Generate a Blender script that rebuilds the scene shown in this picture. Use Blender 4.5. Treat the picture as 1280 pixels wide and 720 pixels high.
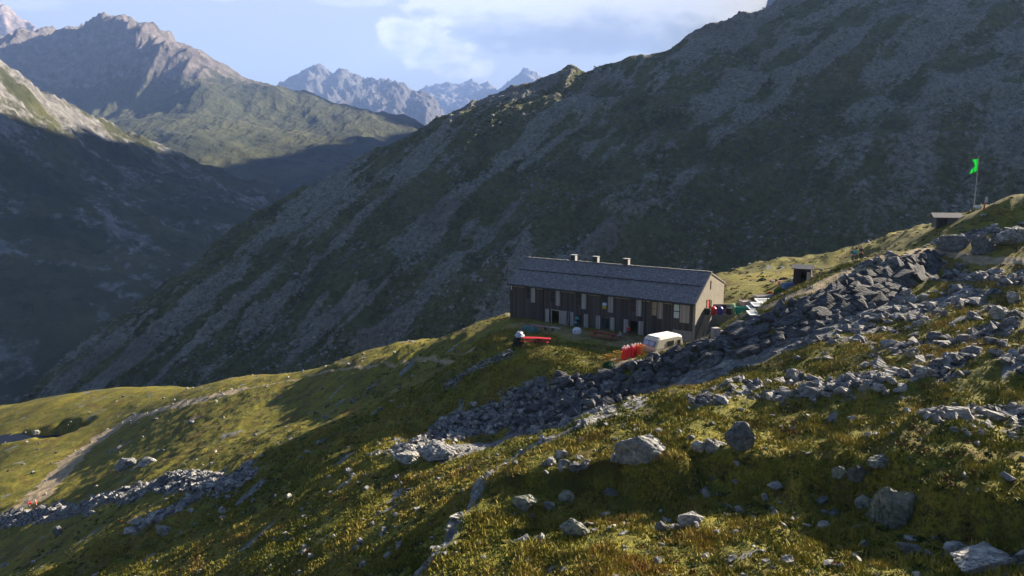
import bpy, bmesh, math, random
import numpy as np
from mathutils import Vector, Matrix, noise as mnoise

for o in list(bpy.data.objects):
    bpy.data.objects.remove(o)
SC = bpy.context.scene
R = math.radians
# ------------------------------------------------------------------ camera
CAM_H = 20.5
PITCH = math.atan(130 / 865.0)
cam_d = bpy.data.cameras.new("camera")
cam_d.sensor_width = 36.0
cam_d.lens = 36.0 * 865.0 / 1280.0
cam_d.clip_start = 0.5
cam_d.clip_end = 90000
cam = bpy.data.objects.new("camera", cam_d)
SC.collection.objects.link(cam)
cam.location = (0, 0, CAM_H)
cam.rotation_euler = (math.pi / 2 - PITCH, 0, 0)
SC.camera = cam
# ------------------------------------------------------------------ sun, sky, exposure
SUN_EL = R(25)
SUN_AZ = math.atan2(0.86, 0.51)            # clockwise from +Y
sd = Vector((math.sin(SUN_AZ) * math.cos(SUN_EL), math.cos(SUN_AZ) * math.cos(SUN_EL), math.sin(SUN_EL)))
sl = bpy.data.lights.new("sun", 'SUN')
sl.energy = 5.0
sl.angle = R(0.55)
sl.color = (1.0, 0.86, 0.66)
sun = bpy.data.objects.new("sun", sl)
SC.collection.objects.link(sun)
sun.rotation_euler = sd.to_track_quat('Z', 'Y').to_euler()
SC.view_settings.view_transform = 'Standard'
SC.view_settings.look = 'None'
SC.view_settings.exposure = 2.05
SC.view_settings.gamma = 1.0
SC.render.engine = 'CYCLES'
SC.cycles.use_denoising = True
SC.cycles.max_bounces = 6
SC.cycles.diffuse_bounces = 3
SC.cycles.volume_bounces = 1
SC.cycles.transparent_max_bounces = 8
SC.cycles.sample_clamp_indirect = 4.0

CP, SP = math.cos(PITCH), math.sin(PITCH)


def pdir(px, py):
    u = (px - 640) / 865.0
    v = -(py - 360) / 865.0
    return np.array([u, CP + v * SP, -SP + v * CP])


def P(px, py, d):
    """point of the place seen in that direction at distance d along +Y"""
    k = pdir(px, py)
    k = k / k[1]
    return (k[0] * d, d, CAM_H + k[2] * d)


def to_px(x, y, z):
    dz = z - CAM_H
    f = y * CP - dz * SP
    v = y * SP + dz * CP
    return 640 + 865 * x / f, 360 - 865 * v / f


class NT:
    """small node-tree helper"""
    def __init__(self, tree):
        self.t = tree
        self.n = tree.nodes
        self.l = tree.links

    def node(self, kind, **kw):
        n = self.n.new(kind)
        for k, v in kw.items():
            setattr(n, k, v)
        return n

    def put(self, sock, v):
        if v is None:
            return
        if hasattr(v, 'is_linked') or hasattr(v, 'links'):
            self.l.new(v, sock)
        else:
            if sock.type == 'RGBA' and not hasattr(v, '__len__'):
                v = (v, v, v, 1)
            if sock.type == 'RGBA' and len(v) == 3:
                v = (*v, 1)
            sock.default_value = v

    def math(self, op, a, b=None, c=None, clamp=False):
        n = self.node('ShaderNodeMath', operation=op)
        n.use_clamp = clamp
        self.put(n.inputs[0], a)
        self.put(n.inputs[1], b)
        self.put(n.inputs[2], c)
        return n.outputs[0]

    def vmath(self, op, a, b=None, scale=None):
        n = self.node('ShaderNodeVectorMath', operation=op)
        self.put(n.inputs[0], a)
        if b is not None:
            self.put(n.inputs[1], b)
        if scale is not None:
            self.put(n.inputs[3], scale)
        return n.outputs['Value'] if op in ('DOT_PRODUCT', 'LENGTH') else n.outputs[0]

    def noise(self, vec, scale, detail=4, rough=0.55, dist=0.0, col=False, norm=True):
        n = self.node('ShaderNodeTexNoise')
        n.inputs['Scale'].default_value = scale
        n.inputs['Detail'].default_value = detail
        n.inputs['Roughness'].default_value = rough
        n.inputs['Distortion'].default_value = dist
        self.put(n.inputs['Vector'], vec)
        return n.outputs['Color' if col else 'Fac']

    def voro(self, vec, scale, feature='F1', out='Distance', rand=1.0):
        n = self.node('ShaderNodeTexVoronoi', feature=feature)
        n.inputs['Scale'].default_value = scale
        n.inputs['Randomness'].default_value = rand
        self.put(n.inputs['Vector'], vec)
        return n.outputs[out]

    def ramp(self, fac, stops, interp='LINEAR'):
        n = self.node('ShaderNodeValToRGB')
        cr = n.color_ramp
        cr.interpolation = interp
        while len(cr.elements) < len(stops):
            cr.elements.new(0.5)
        for e, (p, c) in zip(cr.elements, stops):
            e.position = p
            if not hasattr(c, '__len__'):
                c = (c, c, c)
            e.color = (*c, 1)
        self.put(n.inputs[0], fac)
        return n.outputs[0]

    def mix(self, fac, a, b, mode='MIX'):
        n = self.node('ShaderNodeMix', data_type='RGBA', blend_type=mode)
        n.clamp_factor = True
        self.put(n.inputs[0], fac)
        self.put(n.inputs[6], a)
        self.put(n.inputs[7], b)
        return n.outputs[2]

    def smooth(self, x, lo, hi):
        n = self.node('ShaderNodeMapRange', interpolation_type='SMOOTHSTEP')
        self.put(n.inputs[0], x)
        self.put(n.inputs[1], lo)
        self.put(n.inputs[2], hi)
        return n.outputs[0]

    def attr(self, name):
        n = self.node('ShaderNodeAttribute', attribute_name=name)
        return n.outputs['Fac']

    def bump(self, h, strength=0.5, dist=0.1, normal=None):
        n = self.node('ShaderNodeBump')
        n.inputs['Strength'].default_value = strength
        n.inputs['Distance'].default_value = dist
        self.put(n.inputs['Height'], h)
        if normal is not None:
            self.put(n.inputs['Normal'], normal)
        return n.outputs[0]

    def pos(self):
        return self.node('ShaderNodeNewGeometry').outputs['Position']


def new_mat(name):
    m = bpy.data.materials.new(name)
    m.use_nodes = True
    m.node_tree.nodes.clear()
    t = NT(m.node_tree)
    out = t.node('ShaderNodeOutputMaterial')
    b = t.node('ShaderNodeBsdfPrincipled')
    t.l.new(b.outputs[0], out.inputs[0])
    b.inputs['Roughness'].default_value = 0.9
    b.inputs['Specular IOR Level'].default_value = 0.2
    return m, t, b


# ------------------------------------------------------------------ world: sky with clouds
w = bpy.data.worlds.new("World")
SC.world = w
w.use_nodes = True
w.node_tree.nodes.clear()
t = NT(w.node_tree)
wo = t.node('ShaderNodeOutputWorld')
bg = t.node('ShaderNodeBackground')
SKY_STRENGTH = 0.05
bg.inputs[1].default_value = SKY_STRENGTH
sky = t.node('ShaderNodeTexSky', sky_type='NISHITA')
sky.sun_disc = False
sky.sun_elevation = SUN_EL
sky.sun_rotation = SUN_AZ
sky.altitude = 2300
sky.air_density = 1.0
sky.dust_density = 0.4
sky.ozone_density = 2.0
dirv = t.node('ShaderNodeTexCoord').outputs['Generated']
sep = t.node('ShaderNodeSeparateXYZ')
t.put(sep.inputs[0], dirv)
hy = t.math('MAXIMUM', sep.outputs[1], 0.05)   # the view's half of the sky
cu = t.math('DIVIDE', sep.outputs[0], hy)      # tan azimuth
cv = t.math('DIVIDE', sep.outputs[2], hy)      # tan elevation
cvec = t.node('ShaderNodeCombineXYZ')
t.put(cvec.inputs[0], cu)
t.put(cvec.inputs[1], t.math('MULTIPLY', cv, 1.7))
cvv = cvec.outputs[0]


def blob(px, py, rx, ry):
    d = pdir(px, py)
    u0, v0 = d[0] / d[1], d[2] / d[1]
    a = t.math('DIVIDE', t.math('SUBTRACT', cu, u0), rx / 865.0)
    b = t.math('DIVIDE', t.math('SUBTRACT', cv, v0), ry / 865.0)
    r = t.math('SQRT', t.math('ADD', t.math('MULTIPLY', a, a), t.math('MULTIPLY', b, b)))
    return t.math('SUBTRACT', 1.0, r)


nbig = t.noise(cvv, 7.0, 9, 0.56, 0.3)
nfin = t.noise(cvv, 30.0, 8, 0.62, 0.1)
nn = t.math('ADD', t.math('MULTIPLY', t.math('SUBTRACT', nbig, 0.5), 2.4), t.math('MULTIPLY', t.math('SUBTRACT', nfin, 0.5), 1.6))


def lobe(cols, namp, edge):
    k = None
    for c_ in cols:
        b_ = blob(*c_)
        k = b_ if k is None else t.math('MAXIMUM', k, b_)
    return t.smooth(t.math('ADD', k, t.math('MULTIPLY', nn, namp)), 0.0, edge)


cum = lobe([(520, 50, 50, 30), (548, 66, 58, 26), (578, 86, 48, 16), (500, 40, 30, 18)], 0.85, 0.42)
bank = lobe([(700, 30, 170, 42), (610, 22, 70, 22), (820, 22, 170, 42), (640, 4, 150, 16), (940, -20, 190, 60)], 0.7, 0.3)
wisp = t.math('MULTIPLY', lobe([(25, 6, 60, 9), (440, 0, 60, 10), (285, -4, 30, 7)], 0.6, 0.6), 0.5)
haze_ = t.math('MULTIPLY', t.smooth(t.math('ADD', blob(720, 110, 420, 110), t.math('MULTIPLY', nn, 0.4)), 0.0, 1.2), 0.6)
vpix = t.math('MULTIPLY', cv, 865.0)        # height above the horizon
ccol = t.ramp(t.math('ADD', t.math('MULTIPLY', nfin, 0.65), t.math('MULTIPLY', nbig, 0.35)), [(0.40, (3.9, 4.05, 4.25)), (0.60, (6.9, 6.6, 6.1))])
base_ = t.smooth(t.math('ADD', t.math('SUBTRACT', vpix, 190.0), t.math('MULTIPLY', nn, 34.0)), -22.0, 26.0)
gcol = t.mix(base_, (2.15, 2.35, 2.5), (5.9, 5.7, 5.4))
# in-world clouds elsewhere in the sky
skyc = t.mix(t.math('MULTIPLY', t.math('SUBTRACT', 1.0, t.smooth(cv, 0.3, 0.8)), 0.93), t.mix(1.0, sky.outputs[0], (0.42, 0.43, 0.40), 'MULTIPLY'), (3.5, 3.65, 3.4))
final = t.mix(haze_, skyc, (4.8, 4.9, 4.8))
final = t.mix(wisp, final, (5.4, 5.4, 5.3))
final = t.mix(t.math('MULTIPLY', bank, 0.92), final, gcol)
final = t.mix(t.math('MULTIPLY', cum, 0.95), final, ccol)
t.put(bg.inputs[0], final)
t.l.new(bg.outputs[0], wo.inputs[0])

# ------------------------------------------------------------------ numeric helpers
rng = np.random.default_rng(7)
random.seed(7)
_perm = np.random.default_rng(3).permutation(4096).astype(np.int64)
_ang = np.random.default_rng(4).random(4096) * 2 * np.pi
_gx, _gy = np.cos(_ang), np.sin(_ang)


def perlin(x, y, seed=0):
    x = np.asarray(x, float); y = np.asarray(y, float)
    xi = np.floor(x).astype(np.int64); yi = np.floor(y).astype(np.int64)
    xf = x - xi; yf = y - yi
    u = xf * xf * xf * (xf * (xf * 6 - 15) + 10)
    v = yf * yf * yf * (yf * (yf * 6 - 15) + 10)

    def g(ix, iy, fx, fy):
        h = _perm[(_perm[(ix + seed * 57) & 4095] + iy + seed * 131) & 4095]
        return _gx[h] * fx + _gy[h] * fy
    a = g(xi, yi, xf, yf); b = g(xi + 1, yi, xf - 1, yf)
    c = g(xi, yi + 1, xf, yf - 1); d = g(xi + 1, yi + 1, xf - 1, yf - 1)
    return ((a + u * (b - a)) + v * ((c + u * (d - c)) - (a + u * (b - a)))) * 1.5


def fbm(x, y, oct=5, lac=2.03, gain=0.5, seed=0):
    s = 0; a = 1.0; f = 1.0
    for i in range(oct):
        s = s + a * perlin(x * f, y * f, seed + i)
        a *= gain; f *= lac
    return s


def ridged(x, y, oct=5, gain=0.5, seed=0):
    s = 0; a = 1.0; f = 1.0; w_ = 1.0
    for i in range(oct):
        n = 1 - np.abs(perlin(x * f, y * f, seed + i))
        n = n * n * w_
        w_ = np.clip(n * 1.6, 0, 1)
        s = s + a * n
        a *= gain; f *= 2.05
    return s - 0.9


def sstep(x, lo, hi):
    k = np.clip((x - lo) / (hi - lo), 0, 1)
    return k * k * (3 - 2 * k)


class TPS:
    def __init__(self, pts, scale=100.0, smooth=1e-3):
        p = np.array(pts, float)
        self.s = scale
        self.c = p[:, :2] / scale
        n = len(p)
        K = self.ker(self.c[:, None, :] - self.c[None, :, :]) + smooth * np.eye(n)
        Q = np.c_[np.ones(n), self.c]
        A = np.zeros((n + 3, n + 3))
        A[:n, :n] = K; A[:n, n:] = Q; A[n:, :n] = Q.T
        b = np.r_[p[:, 2], np.zeros(3)]
        self.w = np.linalg.solve(A, b)

    @staticmethod
    def ker(d):
        r2 = (d ** 2).sum(-1) + 1e-12
        return 0.5 * r2 * np.log(r2)

    def __call__(self, x, y):
        sh = np.shape(x)
        q = np.c_[np.ravel(x), np.ravel(y)] / self.s
        out = np.empty(len(q))
        for i in range(0, len(q), 40000):
            b = q[i:i + 40000]
            out[i:i + 40000] = self.ker(b[:, None, :] - self.c[None]) @ self.w[:-3] + self.w[-3] + b @ self.w[-2:]
        return out.reshape(sh)


def link(name, me, mat=None, parent=None, smooth=False):
    o = bpy.data.objects.new(name, me)
    SC.collection.objects.link(o)
    if mat is not None and not me.materials:
        me.materials.append(mat)
    if parent is not None:
        o.parent = parent
    if smooth:
        me.polygons.foreach_set('use_smooth', [True] * len(me.polygons))
    return o


def tag(o, label=None, cat=None, group=None, kind=None):
    if label: o['label'] = label
    if cat: o['category'] = cat
    if group: o['group'] = group
    if kind: o['kind'] = kind
    return o


def grid_mesh(name, X, Y, Z, wrap=False):
    n, m = X.shape
    me = bpy.data.meshes.new(name)
    co = np.stack([X, Y, Z], -1).reshape(-1, 3).astype(np.float32)
    i = np.arange(n - 1)[:, None]
    j = np.arange(m if wrap else m - 1)[None, :]
    j2 = (j + 1) % m
    f = np.stack([i * m + j, (i + 1) * m + j, (i + 1) * m + j2, i * m + j2], -1).reshape(-1, 4)
    me.vertices.add(len(co)); me.vertices.foreach_set('co', co.ravel())
    me.loops.add(f.size); me.loops.foreach_set('vertex_index', f.ravel().astype(np.int32))
    me.polygons.add(len(f))
    me.polygons.foreach_set('loop_start', np.arange(0, f.size, 4, dtype=np.int32))
    me.update(calc_edges=True)
    me.polygons.foreach_set('use_smooth', np.ones(len(f), bool))
    return me


def add_attr(me, name, vals):
    a = me.attributes.new(name, 'FLOAT', 'POINT')
    a.data.foreach_set('value', np.ravel(vals).astype(np.float32))
# ------------------------------------------------------------------ near terrain (alpine meadow)
HC = np.array([14.0, 100.8])     # middle of the hut
near_px = [
    # far edge and drop-off behind it
    (620, 427, 100), (540, 452, 104), (500, 442, 120), (420, 458, 135), (300, 472, 185), (200, 485, 205), (100, 490, 220), (20, 505, 225),
    (-120, 520, 250), (-120, 640, 160), (-120, 720, 110), (-300, 760, 100),
    (540, 430, 150), (600, 418, 130),
    # spur and left bowl
    (400, 500, 118), (300, 520, 125), (200, 560, 126), (100, 600, 127), (0, 640, 122), (130, 545, 165), (60, 600, 140), (0, 560, 172),
    (55, 540, 180), (90, 532, 180), (200, 515, 155), (300, 490, 148), (380, 490, 132), (0, 600, 142), (480, 470, 114), (560, 460, 96),
    # gully under the terrace
    (620, 540, 72), (700, 530, 69), (600, 500, 80), (500, 580, 66), (420, 590, 70), (560, 560, 68), (300, 620, 78), (200, 600, 95),
    (100, 640, 105), (0, 680, 110), (480, 520, 86), (380, 560, 84),
    # lower foreground
    (450, 660, 52), (300, 680, 63), (400, 720, 48), (200, 720, 64), (0, 720, 88), (500, 620, 59),
    (640, 600, 45), (560, 700, 37), (740, 720, 31), (740, 620, 41), (700, 560, 51), (760, 520, 60), (830, 500, 60), (900, 490, 58),
    (850, 560, 46), (1000, 560, 44), (1150, 520, 43), (1280, 540, 37), (900, 640, 35.5), (900, 720, 29), (1100, 640, 31), (1100, 720, 26),
    (1280, 640, 28), (1280, 720, 23.5), (1000, 480, 57), (1050, 440, 62), (1280, 460, 46), (1150, 420, 60), (1280, 400, 58),
    (1200, 348, 80), (1280, 330, 78),
    # embankment wall: foot and crest
    (740, 506, 69), (780, 500, 70), (850, 468, 72), (936, 444, 70.5), (999, 417, 72), (1053, 397, 74), (1124, 370, 78), (1167, 355, 83),
    (745, 470, 75), (780, 456, 74.7), (858, 433, 75), (909, 413, 76), (967, 388, 76.5), (1014, 370, 77), (1069, 347, 80), (1131, 323, 84), (1167, 317, 88),
    # behind the wall, gardens, knoll
    (940, 392, 96), (985, 370, 101), (1005, 350, 112), (1068, 328, 118), (1040, 313, 132), (965, 326, 132), (915, 345, 122), (1100, 300, 124),
    (1180, 280, 105), (1217, 263, 108), (1280, 248, 96), (1240, 290, 90), (1130, 318, 100), (905, 408, 84), (1400, 260, 90), (1400, 400, 56), (1400, 560, 38),
    (1400, 720, 24),
    (690, 478, 76), (660, 480, 79),
    (915, 398, 86), (950, 384, 86), (1000, 360, 89), (1050, 338, 92), (1100, 318, 98), (1050, 330, 112), (1000, 345, 105), (1068, 333, 96), (1010, 356, 92), (950, 372, 100), (975, 352, 110),
]
near_pts = [P(*q) for q in near_px]
near_pts += [(0, 106, 0), (-3, 96, -0.2), (6, 88, 0), (8, 100, 0), (23.2, 88, 0.3), (17, 86, 0.2), (14, 82, 0.1), (20, 81, 0.4), (24, 86, 0.5), (5.6, 113, 0), (16, 106, 0.9),
             (28.8, 95.1, 2.0), (32, 93, 2.4), (10, 78, -0.4), (4, 81, -0.2), (-2, 88, -0.6),
             (-210, 310, -100), (-120, 290, -80), (-60, 220, -58), (0, 180, -38), (10, 145, -14), (40, 165, -14), (75, 175, -10), (120, 160, 0),
             (150, 130, 12), (-5, 130, -7), (20, 125, -2), (48, 130, 5),
             (160, 90, 24), (130, 40, 21), (70, 10, 11), (60, -40, 12), (0, -20, 6), (0, 12, 4), (-40, 0, -6), (-80, 30, -26), (-60, -60, -8), (-160, 60, -62), (0, -120, 14), (150, -60, 26), (200, 60, 34)]
near_tps = TPS(near_pts, 100.0, 2e-4)


LEDGE_XY = [(11.7, 61.1), (8.6, 57.3), (3.9, 54.3), (0.3, 52.3), (-2.3, 48.0), (-3.7, 42.5), (-4.6, 38.7), (-5.4, 35.9), (-6.5, 30)]
HOLLOW_XY = [P(1200, 620, 31)[:2], P(1120, 600, 34)[:2], P(1040, 590, 38)[:2], P(960, 588, 41)[:2], P(880, 585, 43)[:2], P(790, 592, 44)[:2]][::-1]


def seg_dist(x, y, pl):
    """distance to polyline pl and fraction along it"""
    best = np.full(np.shape(x), 1e9); side = np.zeros(np.shape(x))
    for (ax, ay), (bx, by) in zip(pl[:-1], pl[1:]):
        dx, dy = bx - ax, by - ay
        L2 = dx * dx + dy * dy
        k = np.clip(((x - ax) * dx + (y - ay) * dy) / L2, 0, 1)
        qx, qy = x - ax - k * dx, y - ay - k * dy
        d = np.hypot(qx, qy)
        m = d < best
        best = np.where(m, d, best)
        side = np.where(m, np.sign(dx * (y - ay) - dy * (x - ax)), side)
    return best, side


def base_h(x, y):
    return near_tps(x, y)


def flatness(x, y):
    """0 on the levelled terrace of the hut, 1 in the open"""
    a = (x - 11) / 24.0; b = (y - 95) / 17.0
    return sstep(np.sqrt(a * a + b * b), 0.75, 1.15)


WALL_PX = [(745, 470, 75), (780, 456, 74.7), (858, 433, 75), (909, 413, 76), (967, 388, 76.5), (1014, 370, 77), (1069, 347, 80), (1131, 323, 84), (1167, 317, 88)]
WALL_TOP = [P(*q) for q in WALL_PX]
BASE_PX = [(742, 508, 69), (780, 500, 70), (850, 468, 72), (936, 444, 70.5), (999, 417, 72), (1053, 397, 74), (1124, 370, 78), (1167, 355, 83)]
WALL_BASE = [P(*q) for q in BASE_PX]


def calm(x, y):
    d, _ = seg_dist(x, y, [(p[0], p[1]) for p in WALL_TOP])
    a = 0.1 + 0.9 * sstep(d, 5.0, 14.0)
    e = np.sqrt(((x - 46) / 26.0) ** 2 + ((y - 108) / 20.0) ** 2)
    return a * (0.3 + 0.7 * sstep(e, 0.7, 1.15))


BD = np.array([0.62, 0.785])      # run of the rock ribs


def H(x, y):
    x = np.asarray(x, float); y = np.asarray(y, float)
    z = base_h(x, y)
    f = flatness(x, y) * calm(x, y)
    r = np.hypot(x, y)
    al = x * BD[0] + y * BD[1]; ac = x * BD[1] - y * BD[0]
    lf = 0.45 + 0.55 * sstep(x + 0.25 * (y - 60), -30, 5)
    z = z + f * (lf * 0.8 * fbm(x / 17.0, y / 17.0, 2, seed=11)
                 + lf * 0.62 * fbm(al / 13.0, ac / 4.6, 3, gain=0.5, seed=21)
                 + (0.15 * fbm(x / 2.6, y / 2.2, 2, seed=31) + 0.06 * ridged(x / 0.9, y / 0.9, 2, seed=35)) * sstep(260 - r, 0, 120)
                 + lf * 0.55 * np.maximum(0, ridged(al / 16.0, ac / 5.0, 4, seed=41)) * sstep(fbm(x / 25.0, y / 25.0, 2, seed=45), -0.1, 0.4))
    ld_, sd_ = seg_dist(x, y, LEDGE_XY)
    ld_ = ld_ * sd_ + 0.7 * fbm(x / 2.5, y / 2.5, 2, seed=51)
    z = z + np.exp(-(ld_ / 6.0) ** 2) * (1.1 * sstep(ld_, -0.8, 0.6) - 0.75)
    hd_, hs_ = seg_dist(x, y, HOLLOW_XY)
    hd_ = hd_ * hs_ + 1.9 * fbm(x / 4.5, y / 4.5, 3, seed=55)
    z = z + np.exp(-(hd_ / 8.0) ** 2) * (2.3 * sstep(hd_, -1.2, 0.8) - 1.7) * sstep(24 - np.abs(x - 12), 0, 10)
    z = z + (1 - f) * 0.05 * fbm(x / 3.0, y / 3.0, 3, seed=31)
    return z


_hn = {}


def h1(x, y):
    return float(H(np.array([x]), np.array([y]))[0])


def hit(px, py, d0=18, d1=330):
    """where the line of sight first meets the meadow"""
    k = pdir(px, py); k = k / k[1]
    d = np.exp(np.linspace(math.log(d0), math.log(d1), 900))
    g = H(k[0] * d, d) - (CAM_H + k[2] * d)
    i = np.argmax(g > 0)
    if not (g > 0).any():
        return None
    a = d[max(i - 1, 0)]; b = d[i]
    for _ in range(3):
        e = np.linspace(a, b, 12)
        gg = H(k[0] * e, e) - (CAM_H + k[2] * e)
        j = int(np.argmax(gg > 0)) or 1
        a, b = e[j - 1], e[j]
    return np.array([k[0] * b, b])


def hits(l):
    return [h for h in (hit(*q) for q in l) if h is not None]
# ------------------------------------------------------------------ materials of the land
BDIR = (0.62, 0.785)
LEDGE = hits([(800, 498), (765, 515), (700, 545), (645, 570), (600, 605), (570, 650), (545, 690), (520, 722)])
RIB2 = hits([(560, 570), (640, 548), (700, 530), (760, 512)])
RIB3 = hits([(790, 495), (870, 470), (930, 450), (990, 425), (1040, 402), (1120, 385), (1200, 372)])
PATH = hits([(45, 622), (65, 600), (100, 565), (130, 545), (165, 522), (200, 512), (250, 500), (300, 488)])
PATH2 = hits([(300, 488), (360, 476), (430, 462), (480, 452), (540, 446), (590, 438)])
PATH3 = hits([(885, 418), (915, 402), (960, 382), (1010, 362), (1060, 342), (1110, 322), (1150, 312), (1200, 318), (1280, 325)])
SC1 = hits([(0, 650), (60, 640), (120, 628), (180, 612), (240, 600), (300, 600)])
SC2 = hits([(180, 655), (210, 640), (260, 615), (300, 590)])
RUB = hits([(520, 560), (580, 530), (640, 510), (700, 505), (740, 500)])
RUB2 = hits([(560, 480), (600, 455), (632, 445)])
SCR = [(hits([(980, 490), (1050, 478), (1120, 470)]), 2.0), (hits([(1100, 460), (1180, 455), (1280, 450)]), 1.8), (hits([(1190, 520), (1240, 520), (1290, 525)]), 1.7),
       (hits([(1050, 420), (1120, 395), (1200, 375), (1280, 360)]), 3.0), (hits([(1190, 700), (1240, 705), (1290, 700)]), 0.8), (hits([(1110, 435), (1200, 420), (1290, 410)]), 1.5),
       (hits([(880, 500), (940, 485), (1000, 470)]), 1.2), (hits([(1080, 345), (1160, 335), (1230, 345), (1290, 350)]), 2.1), (hits([(1180, 300), (1290, 290)]), 1.9)]
POND = np.array(hits([(20, 548), (55, 541), (92, 534)]))


def wob(x, y, s=3.0, seed=61):
    return fbm(x / s, y / s, 3, seed=seed)


def near_masks(x, y):
    rock = np.zeros(np.shape(x)); path = np.zeros(np.shape(x)); slab = np.zeros(np.shape(x))
    w3 = wob(x, y)

    def put(m, pl, wd, soft=0.5, k=1.0):
        if len(pl) < 2:
            return m
        d, _ = seg_dist(x, y, [tuple(p) for p in pl])
        return np.maximum(m, k * (1 - sstep(d / wd + 0.45 * w3, 1 - soft, 1 + soft)))
    rock = put(rock, SC1, 2.4); rock = put(rock, SC2, 1.7); rock = put(rock, RUB, 3.2); rock = put(rock, RUB2, 0.9, 0.6, 0.6)
    scr = np.zeros(np.shape(x))
    for pl, wd in SCR:
        scr = put(scr, pl, wd * 1.25, 0.6, 0.95)
    rock = np.maximum(rock, scr * (0.25 + 0.75 * sstep(fbm(x / 3.2, y / 3.2, 3, seed=66), -0.3, 0.25)))
    path = put(path, PATH[:4], 3.0, 0.35); path = put(path, PATH[3:], 2.0, 0.5, 0.95); path = put(path, PATH2, 0.7, 0.6, 0.6); path = put(path, PATH3, 1.1, 0.5, 0.7)
    slab = put(slab, LEDGE, 0.9, 0.9, 0.62); slab = put(slab, RIB2, 1.6, 0.6); slab = put(slab, RIB3, 2.0, 0.6)
    al = x * BD[0] + y * BD[1]; ac = x * BD[1] - y * BD[0]
    # bedrock showing through the turf here and there
    sc = fbm(al / 9.0, ac / 2.6, 4, seed=71)
    f = flatness(x, y) * calm(x, y)
    slab = np.maximum(slab, sstep(sc, 0.66, 0.86) * f * sstep(seg_dist(x, y, HOLLOW_XY)[0], 5, 12))
    # trodden ground on the terrace
    tr, _ = seg_dist(x, y, [(-1, 101), (22, 84)])
    path = np.maximum(path, 0.5 * (1 - sstep(tr / 5.0 + 0.4 * w3, 0.5, 1.3)))
    path = np.maximum(path, 0.75 * (1 - sstep(np.hypot(x - 12.5, y - 77.5) / 2.6 + 0.5 * w3, 0.5, 1.2)))
    return rock, path, slab


m, t, b = new_mat("alpine_turf")
pos = t.pos()
n1 = t.noise(pos, 0.09, 5, 0.6)
n2 = t.noise(pos, 0.55, 6, 0.65)
n3 = t.noise(pos, 3.2, 6, 0.7)
n4 = t.noise(pos, 14.0, 3, 0.7)
g = t.ramp(t.math('ADD', t.math('MULTIPLY', n1, 0.4), t.math('MULTIPLY', n2, 0.6)),
           [(0.34, (0.030, 0.042, 0.009)), (0.45, (0.10, 0.103, 0.012)), (0.53, (0.21, 0.185, 0.019)), (0.62, (0.27, 0.20, 0.028)), (0.72, (0.17, 0.09, 0.026))])
g = t.mix(t.math('MULTIPLY', t.smooth(t.math('ADD', t.math('MULTIPLY', n3, 0.6), t.math('MULTIPLY', n2, 0.4)), 0.49, 0.60), 0.9), g, (0.028, 0.034, 0.010))
g = t.mix(t.math('MULTIPLY', t.smooth(n4, 0.52, 0.72), 0.7), g, (0.27, 0.215, 0.045))
n5 = t.noise(pos, 6.5, 5, 0.7)
g = t.mix(t.math('MULTIPLY', t.smooth(n5, 0.50, 0.60), 0.65), g, (0.030, 0.030, 0.010))
heath = t.noise(pos, 0.23, 5, 0.6, 0.5)
g = t.mix(t.math('MULTIPLY', t.smooth(heath, 0.50, 0.64), 0.6), g, t.ramp(n3, [(0.35, (0.024, 0.022, 0.009)), (0.6, (0.12, 0.066, 0.02))]))
rk = t.ramp(t.noise(pos, 2.0, 8, 0.7), [(0.3, (0.055, 0.058, 0.065)), (0.5, (0.16, 0.16, 0.165)), (0.7, (0.31, 0.305, 0.29))])
stone = t.voro(pos, 2.4, 'F1', 'Color')
stv = t.math('ADD', t.voro(pos, 2.4), 0.0)
rk = t.mix(0.35, rk, t.ramp(t.math('MULTIPLY', t.vmath('DOT_PRODUCT', stone, (0.33, 0.33, 0.33)), 1.0), [(0.2, 0.06), (0.8, 0.34)]))
rk = t.mix(t.smooth(stv, 0.42, 0.62), rk, (0.03, 0.03, 0.03))
lich = t.smooth(t.noise(pos, 1.1, 5, 0.7), 0.52, 0.66)
slabc = t.mix(t.math('MULTIPLY', lich, 0.6), t.ramp(t.noise(pos, 1.3, 9, 0.75, 0.3), [(0.3, (0.05, 0.055, 0.065)), (0.52, (0.15, 0.155, 0.17)), (0.7, (0.29, 0.29, 0.28))]), (0.13, 0.15, 0.085))
pth = t.ramp(t.noise(pos, 1.2, 6, 0.65), [(0.3, (0.16, 0.12, 0.075)), (0.55, (0.34, 0.27, 0.175)), (0.75, (0.44, 0.37, 0.26))])
nr = t.math('MULTIPLY', t.math('SUBTRACT', n3, 0.5), 0.9)
rockf = t.smooth(t.math('ADD', t.attr('rock'), nr), 0.35, 0.65)
slabf = t.smooth(t.math('ADD', t.attr('slab'), nr), 0.38, 0.62)
pathf = t.smooth(t.math('ADD', t.attr('path'), t.math('MULTIPLY', nr, 0.9)), 0.36, 0.7)
c = t.mix(pathf, g, pth)
c = t.mix(rockf, c, rk)
c = t.mix(slabf, c, slabc)
t.put(b.inputs['Base Color'], c)
b.inputs['Roughness'].default_value = 0.95
hgt = t.math('ADD', t.math('MULTIPLY', n3, 0.9), t.math('MULTIPLY', n4, 0.35))
bm1 = t.bump(hgt, 0.8, 0.16)
bm2 = t.bump(t.math('MULTIPLY', stv, t.math('SUBTRACT', 0.0, rockf)), 0.8, 0.3, bm1)
t.put(b.inputs['Normal'], bm2)
TURF = m

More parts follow.
